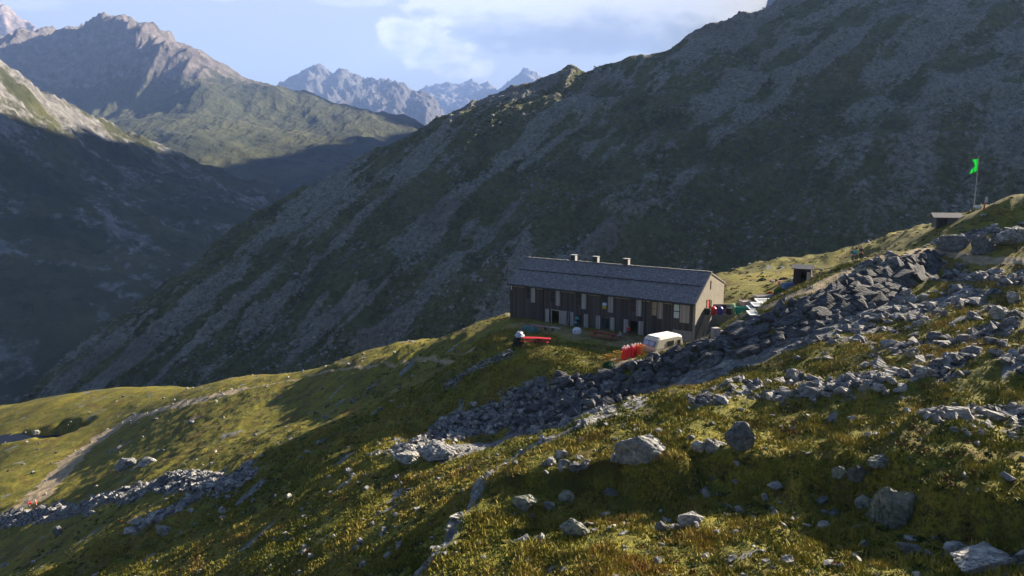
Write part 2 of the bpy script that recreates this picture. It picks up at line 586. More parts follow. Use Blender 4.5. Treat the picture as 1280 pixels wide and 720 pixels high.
# the meadow: one sheet, finer where the photograph looks
d_az = np.r_[np.linspace(-180, -42, 70)[:-1], np.linspace(-42, 42, 1000), np.linspace(42, 180, 90)[1:-1]]
rad = np.r_[np.array([0.0, 3, 6, 9, 12, 15, 17.5]), np.exp(np.linspace(math.log(19), math.log(360), 620))]
AZ, RR = np.meshgrid(np.radians(d_az), rad)
X = RR * np.sin(AZ); Y = RR * np.cos(AZ)
keepZ = H(X, Y)
# dig the pond bed
pd, _ = seg_dist(X, Y, [tuple(p) for p in POND])
POND_Z = min(h1(*p) for p in POND) + 0.05
pond_r = 2.8 + 1.3 * fbm(X / 7.0, Y / 7.0, 2, seed=91)
kk = 1 - sstep(pd, pond_r * 0.8, pond_r * 1.9)
keepZ = keepZ * (1 - kk) + (POND_Z - 0.5 + 1.3 * sstep(pd, pond_r * 0.7, pond_r * 1.6)) * kk
me = grid_mesh("meadow_ground", X, Y, keepZ, wrap=True)
rock, path, slab = near_masks(X, Y)
add_attr(me, 'rock', rock); add_attr(me, 'path', path); add_attr(me, 'slab', slab)
ground = link("ground", me, TURF)
tag(ground, kind='structure')

# pond water
pm = bpy.data.meshes.new("pond_water")
pc = POND.mean(0)
ax = POND[-1] - POND[0]; L = np.hypot(*ax); ax = ax / L
vs = [(pc[0], pc[1], POND_Z)]
for i in range(40):
    a = 2 * math.pi * i / 40
    u, v = math.cos(a) * (L / 2 + 6), math.sin(a) * 6
    vs.append((pc[0] + ax[0] * u - ax[1] * v, pc[1] + ax[1] * u + ax[0] * v, POND_Z))
pm.from_pydata(vs, [], [(0, i, i % 40 + 1) for i in range(1, 41)])
m, t, b = new_mat("pond_water")
t.put(b.inputs['Base Color'], (0.006, 0.010, 0.022))
b.inputs['Roughness'].default_value = 0.4
b.inputs['Specular IOR Level'].default_value = 0.04
t.put(b.inputs['Normal'], t.bump(t.noise(t.pos(), 2.0, 3), 0.05, 0.02))
tag(link("pond_water", pm, m), kind='structure')

# ------------------------------------------------------------------ the big mountain slope behind the hut
CREST = [(-400, 860), (-100, 610), (30, 495), (115, 420), (200, 355), (255, 312), (320, 265), (375, 235), (425, 207), (480, 180), (535, 152), (590, 128), (640, 107), (675, 97), (690, 90), (710, 81), (735, 82),
         (755, 75), (785, 68), (815, 60), (840, 55), (885, 33), (920, 21), (970, 0), (1050, -35), (1150, -80), (1300, -150), (1500, -240)]
CR_U = [(px - 640) / 865.0 / (CP - (py - 360) / 865.0 * SP) for px, py in CREST]
CR_D = [193.5 / (0.25 * u + 0.56 - (CAM_H + 0.0 - P(px, py, 1.0)[2]) * -1.0) for (px, py), u in zip(CREST, CR_U)]


def slope_plane(x, y):
    return 0.25 * x + 0.56 * y - 173


def bend(x):
    q = np.clip(x + 100, 0, 300)
    return 0.0008 * q * q + 0.48 * np.maximum(0, x - 200)


def slope_h(x, y):
    az_ = x / np.maximum(y, 1.0)
    over = np.maximum(0, y - np.interp(az_, CR_U, CR_D))
    near_crest = np.abs(y - np.interp(az_, CR_U, CR_D))
    z = slope_plane(x, y) - 0.9 * over
    # fall-line frame
    fx, fy = -0.50, -0.866
    al = x * fx + y * fy; ac = x * fy - y * fx + bend(x)
    wx = 6 * fbm(x / 120.0, y / 120.0, 2, seed=105)
    gul = fbm((ac + wx) / 26.0, al / 170.0, 4, gain=0.55, seed=111)
    edge = np.exp(-near_crest / 60.0)
    k = sstep(np.hypot(x, y), 120, 260)
    z = z + k * (1 - 0.75 * edge) * (3.6 * gul + 7 * fbm(x / 110.0, y / 110.0, 3, seed=121)
                 + 3.0 * ridged((ac + wx) / 15.0, al / 34.0, 5, gain=0.58, seed=131) ) + k * (2.2 * edge * (ridged(x / 26.0, y / 26.0, 5, seed=141) - 0.4))
    # cut down far to the right, out of view, to let the sun past
    z = z - 1.3 * np.maximum(0, x - 560)
    # leave room for the alp itself
    d = np.hypot(x - 30, y - 60)
    z = z - 60 * (1 - sstep(d, 70, 150))
    return z


d_az = np.r_[np.linspace(-62, -38, 60)[:-1], np.linspace(-38, 40, 1150), np.linspace(40, 74, 140)[1:]]
rad = np.exp(np.linspace(math.log(105), math.log(2100), 950))
rad = rad[(rad < 960) | (np.arange(len(rad)) % 4 == 0)]
AZ, RR = np.meshgrid(np.radians(d_az), rad)
X = RR * np.sin(AZ); Y = RR * np.cos(AZ)
Z = slope_h(X, Y)
me = grid_mesh("mountain_slope", X, Y, Z)
fx, fy = -0.50, -0.866
al = X * fx + Y * fy; ac = X * fy - Y * fx + bend(X)
wx = 5 * fbm(X / 70.0, Y / 70.0, 3, seed=205)
st = fbm((ac + wx) / 11.0, al / 150.0, 4, gain=0.62, seed=201)
st2 = fbm((ac + wx * 1.3) / 30.0, al / 260.0, 3, gain=0.6, seed=211)
patch = fbm(X / 60.0, Y / 45.0, 5, gain=0.62, seed=221)
crag = ridged((ac + 6 * fbm(X / 120.0, Y / 120.0, 2, seed=105)) / 15.0, al / 34.0, 5, gain=0.58, seed=131)
scree = sstep(0.55 * st + 0.6 * st2 + 0.45 * patch + 0.28 * crag + 0.12 + 0.42 * sstep(Z, 0, 120), 0.0, 0.75)
low = (1 - sstep(np.hypot(X, Y), 230, 400)) * sstep(X, 25, 95)
scree = scree * (1 - 0.9 * low * sstep(patch, -0.7, 0.0))
add_attr(me, 'scree', scree)
add_attr(me, 'low', low)
m, t, b = new_mat("mountain_slope")
pos = t.pos()
v1 = t.voro(pos, 0.33, 'F1', 'Color'); vd = t.voro(pos, 0.33)
v2 = t.voro(pos, 0.9, 'F1', 'Color'); vd2 = t.voro(pos, 0.9)
nb = t.noise(pos, 0.05, 8, 0.68)
nf = t.noise(pos, 0.4, 7, 0.72)
rk = t.ramp(nf, [(0.30, (0.085, 0.092, 0.078)), (0.5, (0.25, 0.26, 0.22)), (0.70, (0.48, 0.48, 0.42))])
rk = t.mix(0.5, rk, t.ramp(t.vmath('DOT_PRODUCT', v2, (0.33, 0.33, 0.33)), [(0.2, (0.07, 0.07, 0.075)), (0.8, (0.46, 0.45, 0.41))]))
rk = t.mix(t.smooth(t.noise(pos, 0.02, 4, 0.6), 0.5, 0.7), rk, t.mix(0.5, rk, (0.13, 0.10, 0.085)))
gr = t.ramp(t.math('ADD', t.math('MULTIPLY', nb, 0.5), t.math('MULTIPLY', nf, 0.5)),
            [(0.38, (0.040, 0.050, 0.018)), (0.5, (0.105, 0.120, 0.045)), (0.62, (0.19, 0.19, 0.095))])
# boulders dotted in the turf
bsel = t.math('MULTIPLY', t.smooth(t.vmath('DOT_PRODUCT', v1, (0.0, 1.0, 0.0)), 0.70, 0.85), t.math('SUBTRACT', 1.0, t.smooth(t.math('ADD', vd, t.math('MULTIPLY', t.math('SUBTRACT', nf, 0.5), 0.8)), 0.12, 0.36)))
gr = t.mix(t.math('MULTIPLY', bsel, 0.85), gr, (0.19, 0.185, 0.175))
gr = t.mix(t.math('MULTIPLY', t.attr('low'), 0.7), gr, t.ramp(nf, [(0.36, (0.035, 0.05, 0.012)), (0.6, (0.11, 0.12, 0.03))]))
sf = t.smooth(t.math('ADD', t.attr('scree'), t.math('MULTIPLY', t.math('SUBTRACT', nf, 0.5), 2.2)), 0.22, 0.80)
c = t.mix(sf, gr, rk)
t.put(b.inputs['Base Color'], c)
hh = t.math('ADD', t.math('MULTIPLY', nf, 2.2), t.math('MULTIPLY', t.math('SUBTRACT', 1.0, vd2), 0.7))
hh = t.math('ADD', hh, t.math('MULTIPLY', bsel, 0.8))
t.put(b.inputs['Normal'], t.bump(hh, 1.0, 2.2))
tag(link("mountain_slope", me, m), kind='structure')

# ------------------------------------------------------------------ far mountains


def far_mat(name, turf_lo, turf_hi, rockc, scale, rough_rock=0.5, bias=0.0):
    m, t, b = new_mat(name)
    pos = t.pos()
    nrm = t.node('ShaderNodeNewGeometry').outputs['Normal']
    sp = t.node('ShaderNodeSeparateXYZ'); t.put(sp.inputs[0], nrm)
    n_a = t.noise(pos, 1.0 / scale, 9, 0.68)
    n_b = t.noise(pos, 7.0 / scale, 8, 0.72)
    rk = t.ramp(n_b, [(0.3, tuple(0.45 * c for c in rockc)), (0.55, rockc), (0.72, tuple(min(1.8 * c, 0.7) for c in rockc))])
    tf = t.ramp(n_a, [(0.35, turf_lo), (0.65, turf_hi)])
    tf = t.mix(t.smooth(n_b, 0.5, 0.7), tf, tuple(0.5 * c for c in turf_lo))
    att = t.attr('rocky')
    k = t.smooth(t.math('ADD', t.math('ADD', att, t.math('MULTIPLY', t.math('SUBTRACT', n_b, 0.5), 1.6)), bias), 0.3, 0.7)
    t.put(b.inputs['Base Color'], t.mix(k, tf, rk))
    t.put(b.inputs['Normal'], t.bump(t.math('ADD', n_a, t.math('MULTIPLY', n_b, 0.4)), 1.0, scale * 0.12))
    return m


def fan(name, tps, az0, az1, n, r0, r1, mrad, mat, extra, rocky):
    azs = np.radians(np.linspace(az0, az1, n)); rr = np.exp(np.linspace(math.log(r0), math.log(r1), mrad))
    AZ, RR = np.meshgrid(azs, rr)
    X = RR * np.sin(AZ); Y = RR * np.cos(AZ)
    Z = tps(X, Y); Z = Z + extra(X, Y, Z)
    me = grid_mesh(name, X, Y, Z)
    add_attr(me, 'rocky', rocky(X, Y, Z))
    return tag(link(name, me, mat), kind='structure')


def W(l):
    return [P(*q) for q in l]


# left valley side
pts = W([(0, 82, 1700), (60, 124, 1850), (130, 160, 2050), (180, 182, 2250), (240, 215, 2450), (300, 250, 2600), (0, 480, 800), (100, 450, 850), (150, 390, 950), (230, 330, 1150),
         (300, 270, 1600), (200, 250, 1600), (100, 230, 1450), (0, 200, 1300), (0, 330, 1000), (100, 330, 1080), (200, 300, 1300), (-200, 300, 1000), (-200, -10, 1500), (-300, 480, 700), (340, 240, 2600),
         (60, 270, 1220), (130, 200, 1750)])
pts += [(-2100, 2300, 150), (-2500, 3000, 0), (-1500, 3000, -100), (-900, 3200, -200), (-3200, 1800, 250), (-300, 1000, -290), (-100, 1500, -300), (-400, 2600, -250), (-300, 600, -300), (0, 700, -320)]
T1 = TPS(pts, 1000.0, 1e-4)
far1 = far_mat("left_valley_slope", (0.030, 0.038, 0.016), (0.085, 0.085, 0.03), (0.19, 0.185, 0.18), 160)
fan("valley_slope", T1, -70, 0, 800, 520, 4200, 460, far1,
    lambda x, y, z: 26 * fbm(x / 330.0, y / 330.0, 4, seed=301) + 16 * ridged(x / 150.0, y / 150.0, 5, seed=311) * sstep(z, -260, 0) + 7 * ridged(x / 45.0, y / 45.0, 4, seed=315),
    lambda x, y, z: 0.25 + 0.5 * fbm(x / 120.0, y / 120.0, 4, seed=321) + 0.35 * sstep(z, 50, 250))

# central mountain
pts = W([(0, 76, 5600), (50, 70, 5200), (90, 47, 4800), (130, 34, 4550), (150, 33, 4500), (180, 36, 4450), (208, 58, 4400), (235, 62, 4350), (275, 86, 4350), (330, 106, 4450), (400, 122, 4550), (460, 136, 4700), (522, 152, 4800),
         (560, 180, 5000), (250, 110, 3900), (290, 128, 3950), (270, 152, 3500), (282, 166, 3350), (100, 100, 4150), (50, 130, 3900), (160, 110, 4050), (160, 150, 3500), (200, 174, 3050), (245, 173, 3050), (130, 172, 3000), (330, 150, 3900),
         (420, 158, 4000), (340, 200, 3100), (410, 215, 2900), (480, 185, 3600), (300, 235, 2700), (60, 180, 3200), (210, 80, 4180), (180, 60, 4250), (370, 125, 4250), (200, 130, 3850), (230, 140, 3600)])
pts += [(-2600, 5600, 300), (-1500, 5800, 100), (-800, 6000, 0), (-3900, 6800, 500), (-300, 5200, 0), (-700, 2600, -150), (-300, 3600, -50), (0, 4500, 0), (-4200, 5200, 700)]
T2 = TPS(pts, 1000.0, 1e-4)
far2 = far_mat("central_mountain", (0.035, 0.045, 0.032), (0.10, 0.105, 0.05), (0.18, 0.16, 0.15), 380)
fan("mountain", T2, -52, 6, 900, 2450, 7200, 480, far2,
    lambda x, y, z: (1 - 0.72 * sstep(x, -2250, -1850)) * (75 * (ridged(x / 420.0 + y / 3000.0, y / 1100.0, 6, gain=0.55, seed=401) - 0.1) * sstep(z, -100, 700) + 20 * ridged(x / 90.0, y / 320.0, 5, gain=0.6, seed=411) * sstep(z, -150, 350)) + 22 * fbm(x / 400.0, y / 400.0, 4, seed=421),
    lambda x, y, z: -0.1 + 0.3 * fbm(x / 300.0, y / 300.0, 4, seed=431) + 0.95 * sstep(z + 0.14 * (-x - 1500), 480, 850))


def ridge_range(name, ridge, D, depth, slope, mat, az_pad, n, nd, amp, seed, rockv=1.0):
    """mountain chain whose crest follows the given summits"""
    pxs = np.array([r[0] for r in ridge], float)
    k = [pdir(*r) for r in ridge]
    us = np.array([q[0] / q[1] for q in k]); hs = np.array([CAM_H + q[2] / q[1] * D for q in k])
    u = np.linspace(us[0], us[-1], n); d = np.linspace(D - depth, D + depth, nd)
    U, DD = np.meshgrid(u, d)
    X = U * D; Y = DD
    hc = np.interp(U, us, hs)
    q = np.abs(DD - D - 0.12 * depth * fbm(X / (depth * 0.5), X * 0, 3, seed=seed + 9))
    Z = hc - slope * q
    Z = Z + amp * (ridged(X / (depth * 0.45), Y / (depth * 0.45), 6, gain=0.55, seed=seed) * (0.10 + 0.9 * sstep(q, 0, depth * 0.35)))
    Z = Z + amp * 0.22 * ridged(X / (depth * 0.09), Y / (depth * 0.09), 5, gain=0.6, seed=seed + 5)
    me = grid_mesh(name, X, Y, Z)
    add_attr(me, 'rocky', np.full(X.shape, rockv))
    return tag(link(name, me, mat), kind='structure')


rk0 = far_mat("pale_peak", (0.12, 0.10, 0.08), (0.2, 0.17, 0.13), (0.34, 0.27, 0.22), 600)
ridge_range("pale_mountain", [(-180, -60), (-80, 20), (-40, -10), (0, 6), (15, 15), (30, 28), (45, 36), (62, 42), (75, 50), (90, 60), (130, 100), (200, 150)], 8200, 2200, 0.62, rk0, 0, 260, 170, 190, 501)
rk3 = far_mat("dark_ridge", (0.05, 0.055, 0.04), (0.09, 0.09, 0.06), (0.15, 0.145, 0.14), 700)
ridge_range("dark_mountain", [(250, 190), (300, 140), (330, 118), (352, 106), (372, 98), (392, 86), (400, 83), (408, 88), (416, 92), (424, 88), (432, 86), (440, 92), (455, 98), (470, 97), (485, 101), (500, 104), (520, 112), (540, 121), (560, 150), (600, 190)],
            10500, 2500, 0.6, rk3, 0, 420, 200, 190, 521)
rk4 = far_mat("distant_peaks", (0.10, 0.10, 0.09), (0.16, 0.15, 0.13), (0.26, 0.25, 0.24), 900)
ridge_range("distant_mountain", [(440, 150), (500, 118), (530, 112), (560, 106), (575, 108), (590, 99), (600, 103), (612, 100), (622, 108), (636, 101), (648, 92), (655, 85), (660, 87), (672, 95), (690, 110), (720, 110), (800, 130), (1000, 200)],
            16000, 4200, 0.55, rk4, 0, 420, 180, 260, 541)

# massif added beyond the right-hand slope, unseen, to shade the left valley
def shade_massif_h(x, y):
    cx = np.interp(y, [1200, 2300, 3800, 7100, 8900], [1150, 1250, 1800, 3060, 3200])
    cz = np.interp(y, [1150, 1500, 1900, 2300, 3800, 6300, 7100, 8300, 8900], [-300, 900, 1250, 1430, 1700, 2200, 3000, 3000, 1000])
    return cz - (2.0 + 1.8 * sstep(y, 4000, 6000)) * np.abs(x - cx) + 60 * ridged(x / 500.0, y / 500.0, 5, seed=601)


Xm, Ym = np.meshgrid(np.linspace(200, 3240, 150), np.r_[np.linspace(1100, 1400, 20), np.linspace(1430, 9000, 200)])
me = grid_mesh("shade_massif", Xm, Ym, np.maximum(shade_massif_h(Xm, Ym), -425))
add_attr(me, 'rocky', np.full(Xm.shape, 0.8))
tag(link("shade_massif_mountain", me, far2), kind='structure')

# valley floor far below
vm = bpy.data.meshes.new("valley_floor")
vm.from_pydata([(-11400, -1400, -420), (3250, -1400, -420), (3250, 20800, -420), (-11400, 20800, -420)], [], [(0, 1, 2, 3)])
m, t, b = new_mat("valley_floor")
t.put(b.inputs['Base Color'], t.ramp(t.noise(t.pos(), 0.004, 8), [(0.4, (0.02, 0.03, 0.012)), (0.6, (0.07, 0.075, 0.035))]))
tag(link("valley_floor", vm, m), kind='structure')

# air
HZ = True
if HZ:
    hm = bpy.data.meshes.new("haze")
    x0, x1, y0, y1, z0, z1 = -11500, 3300, -1500, 20900, -430, 3450
    vv = [(x, y, z) for z in (z0, z1) for x, y in ((x0, y0), (x1, y0), (x1, y1), (x0, y1))]
    hm.from_pydata(vv, [], [(3, 2, 1, 0), (4, 5, 6, 7), (0, 1, 5, 4), (1, 2, 6, 5), (2, 3, 7, 6), (3, 0, 4, 7)])
    m = bpy.data.materials.new("haze_air")
    m.use_nodes = True
    m.node_tree.nodes.clear()
    t = NT(m.node_tree)
    out = t.node('ShaderNodeOutputMaterial')
    pv = t.node('ShaderNodeVolumePrincipled')
    t.put(pv.inputs['Color'], (0.34, 0.52, 1.0, 1))
    pv.inputs['Density'].default_value = 6.5e-5
    pv.inputs['Anisotropy'].default_value = 0.2
    t.l.new(pv.outputs[0], out.inputs['Volume'])
    tag(link("haze", hm, m), kind='stuff')
# ------------------------------------------------------------------ rocks


def hull_shape(n, seed, box=0.6, lo=0.82):
    r = np.random.default_rng(seed)
    p = r.normal(size=(n, 3)); p /= np.linalg.norm(p, axis=1)[:, None]
    q = p / (np.abs(p).max(1)[:, None])
    p = p * (1 - box) + q * box * 0.85
    p *= r.uniform(lo, 1.0, (n, 1))
    bm = bmesh.new()
    for v in p:
        bm.verts.new(v)
    res = bmesh.ops.convex_hull(bm, input=bm.verts)
    bmesh.ops.delete(bm, geom=[g for g in res['geom_interior'] if isinstance(g, bmesh.types.BMVert)], context='VERTS')
    bmesh.ops.triangulate(bm, faces=bm.faces[:])
    bm.verts.index_update()
    V = np.array([v.co[:] for v in bm.verts]); F = np.array([[v.index for v in f.verts] for f in bm.faces])
    bm.free()
    return V, F


ROCKS = [hull_shape(10 + i % 5, 100 + i, 0.35 + 0.05 * (i % 8), 0.62) for i in range(16)]
BLOCKS = [hull_shape(18, 200 + i, 0.94, 0.84) for i in range(14)]


def rot_mats(n, r, tilt=0.35):
    a = r.uniform(0, 2 * np.pi, n); tx = r.normal(0, tilt, n); ty = r.normal(0, tilt, n)
    ca, sa = np.cos(a), np.sin(a)
    Rz = np.zeros((n, 3, 3)); Rz[:, 0, 0] = ca; Rz[:, 0, 1] = -sa; Rz[:, 1, 0] = sa; Rz[:, 1, 1] = ca; Rz[:, 2, 2] = 1
    Rx = np.zeros((n, 3, 3)); Rx[:, 0, 0] = 1; Rx[:, 1, 1] = np.cos(tx); Rx[:, 1, 2] = -np.sin(tx); Rx[:, 2, 1] = np.sin(tx); Rx[:, 2, 2] = np.cos(tx)
    Ry = np.zeros((n, 3, 3)); Ry[:, 1, 1] = 1; Ry[:, 0, 0] = np.cos(ty); Ry[:, 0, 2] = np.sin(ty); Ry[:, 2, 0] = -np.sin(ty); Ry[:, 2, 2] = np.cos(ty)
    return Rz @ Rx @ Ry


def many(name, pos, size, mats, shapes, mat, seed=0):
    """one mesh out of very many stones; size is (n,3)"""
    r = np.random.default_rng(seed)
    kind = r.integers(0, len(shapes), len(pos))
    VV, FF, off, TT = [], [], 0, []
    for k, (V, F) in enumerate(shapes):
        idx = np.where(kind == k)[0]
        if not len(idx):
            continue
        v = V[None] * size[idx][:, None, :]
        v = np.einsum('nij,nvj->nvi', mats[idx], v) + pos[idx][:, None, :]
        VV.append(v.reshape(-1, 3))
        FF.append((F[None] + (np.arange(len(idx)) * len(V))[:, None, None] + off).reshape(-1, 3))
        TT.append(np.repeat(r.random(len(idx)), len(V)))
        off += len(idx) * len(V)
    VV = np.concatenate(VV).astype(np.float32); FF = np.concatenate(FF).astype(np.int32)
    me = bpy.data.meshes.new(name)
    me.vertices.add(len(VV)); me.vertices.foreach_set('co', VV.ravel())
    me.loops.add(FF.size); me.loops.foreach_set('vertex_index', FF.ravel())
    me.polygons.add(len(FF)); me.polygons.foreach_set('loop_start', np.arange(0, FF.size, 3, dtype=np.int32))
    me.update(calc_edges=True)
    add_attr(me, 'tone', np.concatenate(TT))
    me.shade_flat()
    return link(name, me, mat)


def rock_mat(name, dark=(0.06, 0.063, 0.07), mid=(0.17, 0.17, 0.172), light=(0.33, 0.325, 0.31), lich=0.35, lc=(0.17, 0.20, 0.085), sc=1.0, tone=True, disp=0.05):
    m, t, b = new_mat(name)
    pos = t.pos()
    n = t.noise(pos, 2.2 * sc, 9, 0.72)
    c = t.ramp(n, [(0.30, dark), (0.5, mid), (0.68, light)])
    oi = t.node('ShaderNodeObjectInfo').outputs['Random']
    tn = t.attr('tone') if tone else oi
    c = t.mix(1.0, c, t.ramp(tn, [(0.0, (0.55, 0.56, 0.60)), (0.5, (0.95, 0.95, 0.95)), (1.0, (1.35, 1.32, 1.25))]), 'MULTIPLY')
    l1 = t.smooth(t.noise(pos, 1.3 * sc, 6, 0.7), 0.56, 0.68)
    c = t.mix(t.math('MULTIPLY', l1, lich), c, lc)
    l2 = t.smooth(t.noise(pos, 5.0 * sc, 4, 0.7), 0.60, 0.68)
    c = t.mix(t.math('MULTIPLY', l2, 0.5), c, (0.035, 0.035, 0.033))
    t.put(b.inputs['Base Color'], c)
    # foliation of the gneiss
    wv = t.node('ShaderNodeTexWave', wave_type='BANDS', bands_direction='DIAGONAL')
    wv.inputs['Scale'].default_value = 1.1 * sc
    wv.inputs['Distortion'].default_value = 7.0
    wv.inputs['Detail'].default_value = 4
    t.put(wv.inputs['Vector'], pos)
    h = t.math('ADD', n, t.math('MULTIPLY', wv.outputs['Fac'], 0.35))
    t.put(b.inputs['Normal'], t.bump(h, 0.9, disp * 3))
    return m


M_ROCK = rock_mat("grey_gneiss", mid=(0.19, 0.19, 0.195), light=(0.40, 0.39, 0.37), lich=0.25)
M_ROCKO = rock_mat("grey_gneiss_boulder", mid=(0.22, 0.22, 0.22), light=(0.42, 0.41, 0.39), tone=False, lich=0.4)
M_LICH = rock_mat("lichen_covered_gneiss", mid=(0.17, 0.18, 0.15), lich=0.9, lc=(0.25, 0.30, 0.14), tone=False)
M_WALL = rock_mat("wall_stone", dark=(0.022, 0.023, 0.028), mid=(0.07, 0.072, 0.08), light=(0.18, 0.18, 0.185), lich=0.15)


def boulder_mesh(seed, lv=3, box=0.4, crack=0.0):
    V, F = hull_shape(16, seed, box)
    bm = bmesh.new()
    vs = [bm.verts.new(v) for v in V]
    for f in F:
        bm.faces.new([vs[i] for i in f])
    bmesh.ops.dissolve_limit(bm, angle_limit=R(14), verts=bm.verts[:], edges=bm.edges[:])
    bmesh.ops.bevel(bm, geom=bm.edges[:], offset=0.05, segments=1, affect='EDGES', clamp_overlap=True)
    bmesh.ops.triangulate(bm, faces=bm.faces[:])
    for _ in range(4):
        le = [e for e in bm.edges if e.calc_length() > 0.16]
        if le:
            bmesh.ops.subdivide_edges(bm, edges=le, cuts=1)
            bmesh.ops.triangulate(bm, faces=bm.faces[:])
    for v in bm.verts:
        p = v.co * 1.6 + Vector((seed * 3.1, 0, 0))
        d = mnoise.fractal(p, 0.8, 2.1, 6) * 0.11
        k = mnoise.noise(Vector((p.x * 0.9 + p.z * 2.2, p.y, p.z * 0.5)) * 2.4)
        if abs(k) < 0.06:
            d -= 0.09
        v.co += v.co.normalized() * d
    me = bpy.data.meshes.new("boulder")
    bm.to_mesh(me); bm.free()
    return me


B_MESH = [boulder_mesh(300 + i, box=0.2 + 0.08 * (i % 6)) for i in range(10)]
B_BLOCK = [boulder_mesh(340 + i, box=0.8) for i in range(4)]


def boulder(px, py, wpx, hpx, label, mat=M_ROCKO, group=None, shape=None, sink=0.25, deep=None, name="boulder", rz=None, tilt=0.12):
    """boulder whose foot stands where that line of sight meets the ground"""
    g = hit(px, py + hpx * 0.42)
    if g is None:
        return None
    d = g[1]
    w_ = wpx / 865.0 * d / 2; h_ = hpx / 865.0 * d / 2
    src = shape if shape is not None else B_MESH[random.randrange(len(B_MESH))]
    me = src.copy() if mat is not None else src
    me.materials.clear(); me.materials.append(mat)
    o = bpy.data.objects.new(name, me); SC.collection.objects.link(o)
    dp = deep if deep else w_ * random.uniform(0.7, 1.0)
    o.scale = (w_ * 1.08, dp, h_ * 1.15)
    y = g[1] + dp * 0.5
    o.location = (g[0] * y / g[1], y, h1(g[0] * y / g[1], y) + h_ * (0.75 - sink))
    o.rotation_euler = (random.uniform(-tilt, tilt), random.uniform(-tilt, tilt), random.uniform(-0.3, 0.3) if rz is None else rz)
    return tag(o, label, "boulder" if name == "boulder" else "rock", group)


boulder(798, 564, 74, 42, "big rounded grey boulder with green flank, the widest on the sunny turf", M_ROCKO, shape=B_MESH[2], rz=0.2)
boulder(925, 545, 46, 46, "tall dark jagged boulder with a pale sunlit top in the golden grass", M_ROCKO, shape=B_MESH[4], tilt=0.3)
boulder(893, 553, 36, 26, "dark slab leaning against the left side of the tall jagged boulder", M_ROCKO, shape=B_BLOCK[1], tilt=0.3)
boulder(873, 563, 22, 16, "small grey rock at the left foot of the dark leaning slab", M_ROCKO)
boulder(1113, 628, 64, 78, "huge cracked block patched with green lichen, the tallest rock in the shady hollow", M_LICH, shape=B_BLOCK[0], tilt=0.08, rz=0.25)
boulder(1100, 590, 40, 20, "flat lichen-green slab just above the huge cracked block", M_LICH, shape=B_BLOCK[2])
boulder(1070, 597, 26, 26, "lichen-green rock at the left of the flat green slab", M_LICH)
boulder(1048, 593, 20, 20, "small lichen-green rock, farthest left of those round the cracked block", M_LICH)
boulder(1080, 628, 26, 26, "pale green rock touching the left side of the huge cracked block", M_LICH)
boulder(656, 629, 40, 20, "low lichen-green boulder left of the twin small rocks in the dark turf", M_LICH)
boulder(720, 657, 44, 32, "flat pale green boulder lowest in the dark turf below the ledge", M_LICH, shape=B_MESH[3])
boulder(686, 632, 20, 16, "small pale green rock between two low lichen boulders", M_LICH)
boulder(708, 620, 24, 18, "rounded lichen rock above the flat pale green boulder", M_LICH)
boulder(705, 594, 20, 14, "warm grey rock catching the sun on the turf above the lichen boulders")
boulder(862, 648, 44, 22, "wide low grey boulder in the shady hollow, beside a smaller pale one")
boulder(827, 657, 20, 18, "small pale boulder left of the wide low grey one in the hollow")
boulder(968, 608, 24, 12, "flat pale rock with a lit edge in the middle of the dark hollow")
boulder(882, 616, 14, 16, "upright whitish stone standing alone in the dark hollow")
boulder(1136, 687, 40, 16, "flat mossy slab low in the hollow beneath the cracked block", M_LICH)
boulder(1080, 680, 18, 14, "bright green mossy rock beside the flat mossy slab", M_LICH)
boulder(1222, 700, 90, 34, "broad grey outcrop in the corner at the bottom of the slope", M_ROCKO, shape=B_BLOCK[3], sink=0.4)
boulder(1195, 686, 34, 18, "grey rock on the upper left edge of the broad corner outcrop")
boulder(552, 567, 58, 20, "long pale sloping slab in the gully below the rubble", shape=B_MESH[1], tilt=0.1, rz=0.5, sink=0.4)
boulder(508, 572, 44, 18, "grey slab at the left end of the long pale sloping slab", shape=B_MESH[7], tilt=0.1, rz=0.5, sink=0.4)
boulder(205, 661, 24, 16, "sharp-edged boulder with a sunlit yellow face, alone on the lower left slope", shape=B_BLOCK[0], tilt=0.3)
boulder(158, 580, 34, 16, "dark rock at the left end of the outcrop on the sunny spur", sink=0.35)
boulder(186, 574, 32, 14, "grey rock at the right end of the outcrop on the sunny spur", sink=0.35)
boulder(113, 640, 20, 10, "pale rock at the left end of the rocky streak on the shaded slope")
boulder(300, 605, 12, 10, "bright rounded boulder at the top right of the rocky streak")
boulder(72, 662, 14, 18, "tall pale stone on the dark grass below the rocky streak")
boulder(45, 540, 12, 7, "small pale rock on the near shore of the pond")
boulder(1190, 305, 46, 24, "large grey rock at the upper end of the stone wall", shape=B_MESH[5])
boulder(1228, 305, 40, 30, "dark upright slab right of the large rock above the wall", shape=B_BLOCK[1], tilt=0.3)
boulder(1262, 292, 40, 34, "dark broken block at the right edge under the sunny crest", shape=B_BLOCK[2], tilt=0.3)
boulder(1222, 259, 13, 8, "whitish blotched rock at the foot of the flagpole", rock_mat("whitish_rock", mid=(0.6, 0.58, 0.55), light=(0.75, 0.73, 0.7), tone=False, lich=0))
boulder(1085, 300, 12, 8, "pale boulder on the knoll just right of the walkers")
boulder(1096, 326, 16, 9, "pale boulder on the strip of turf under the walkers")



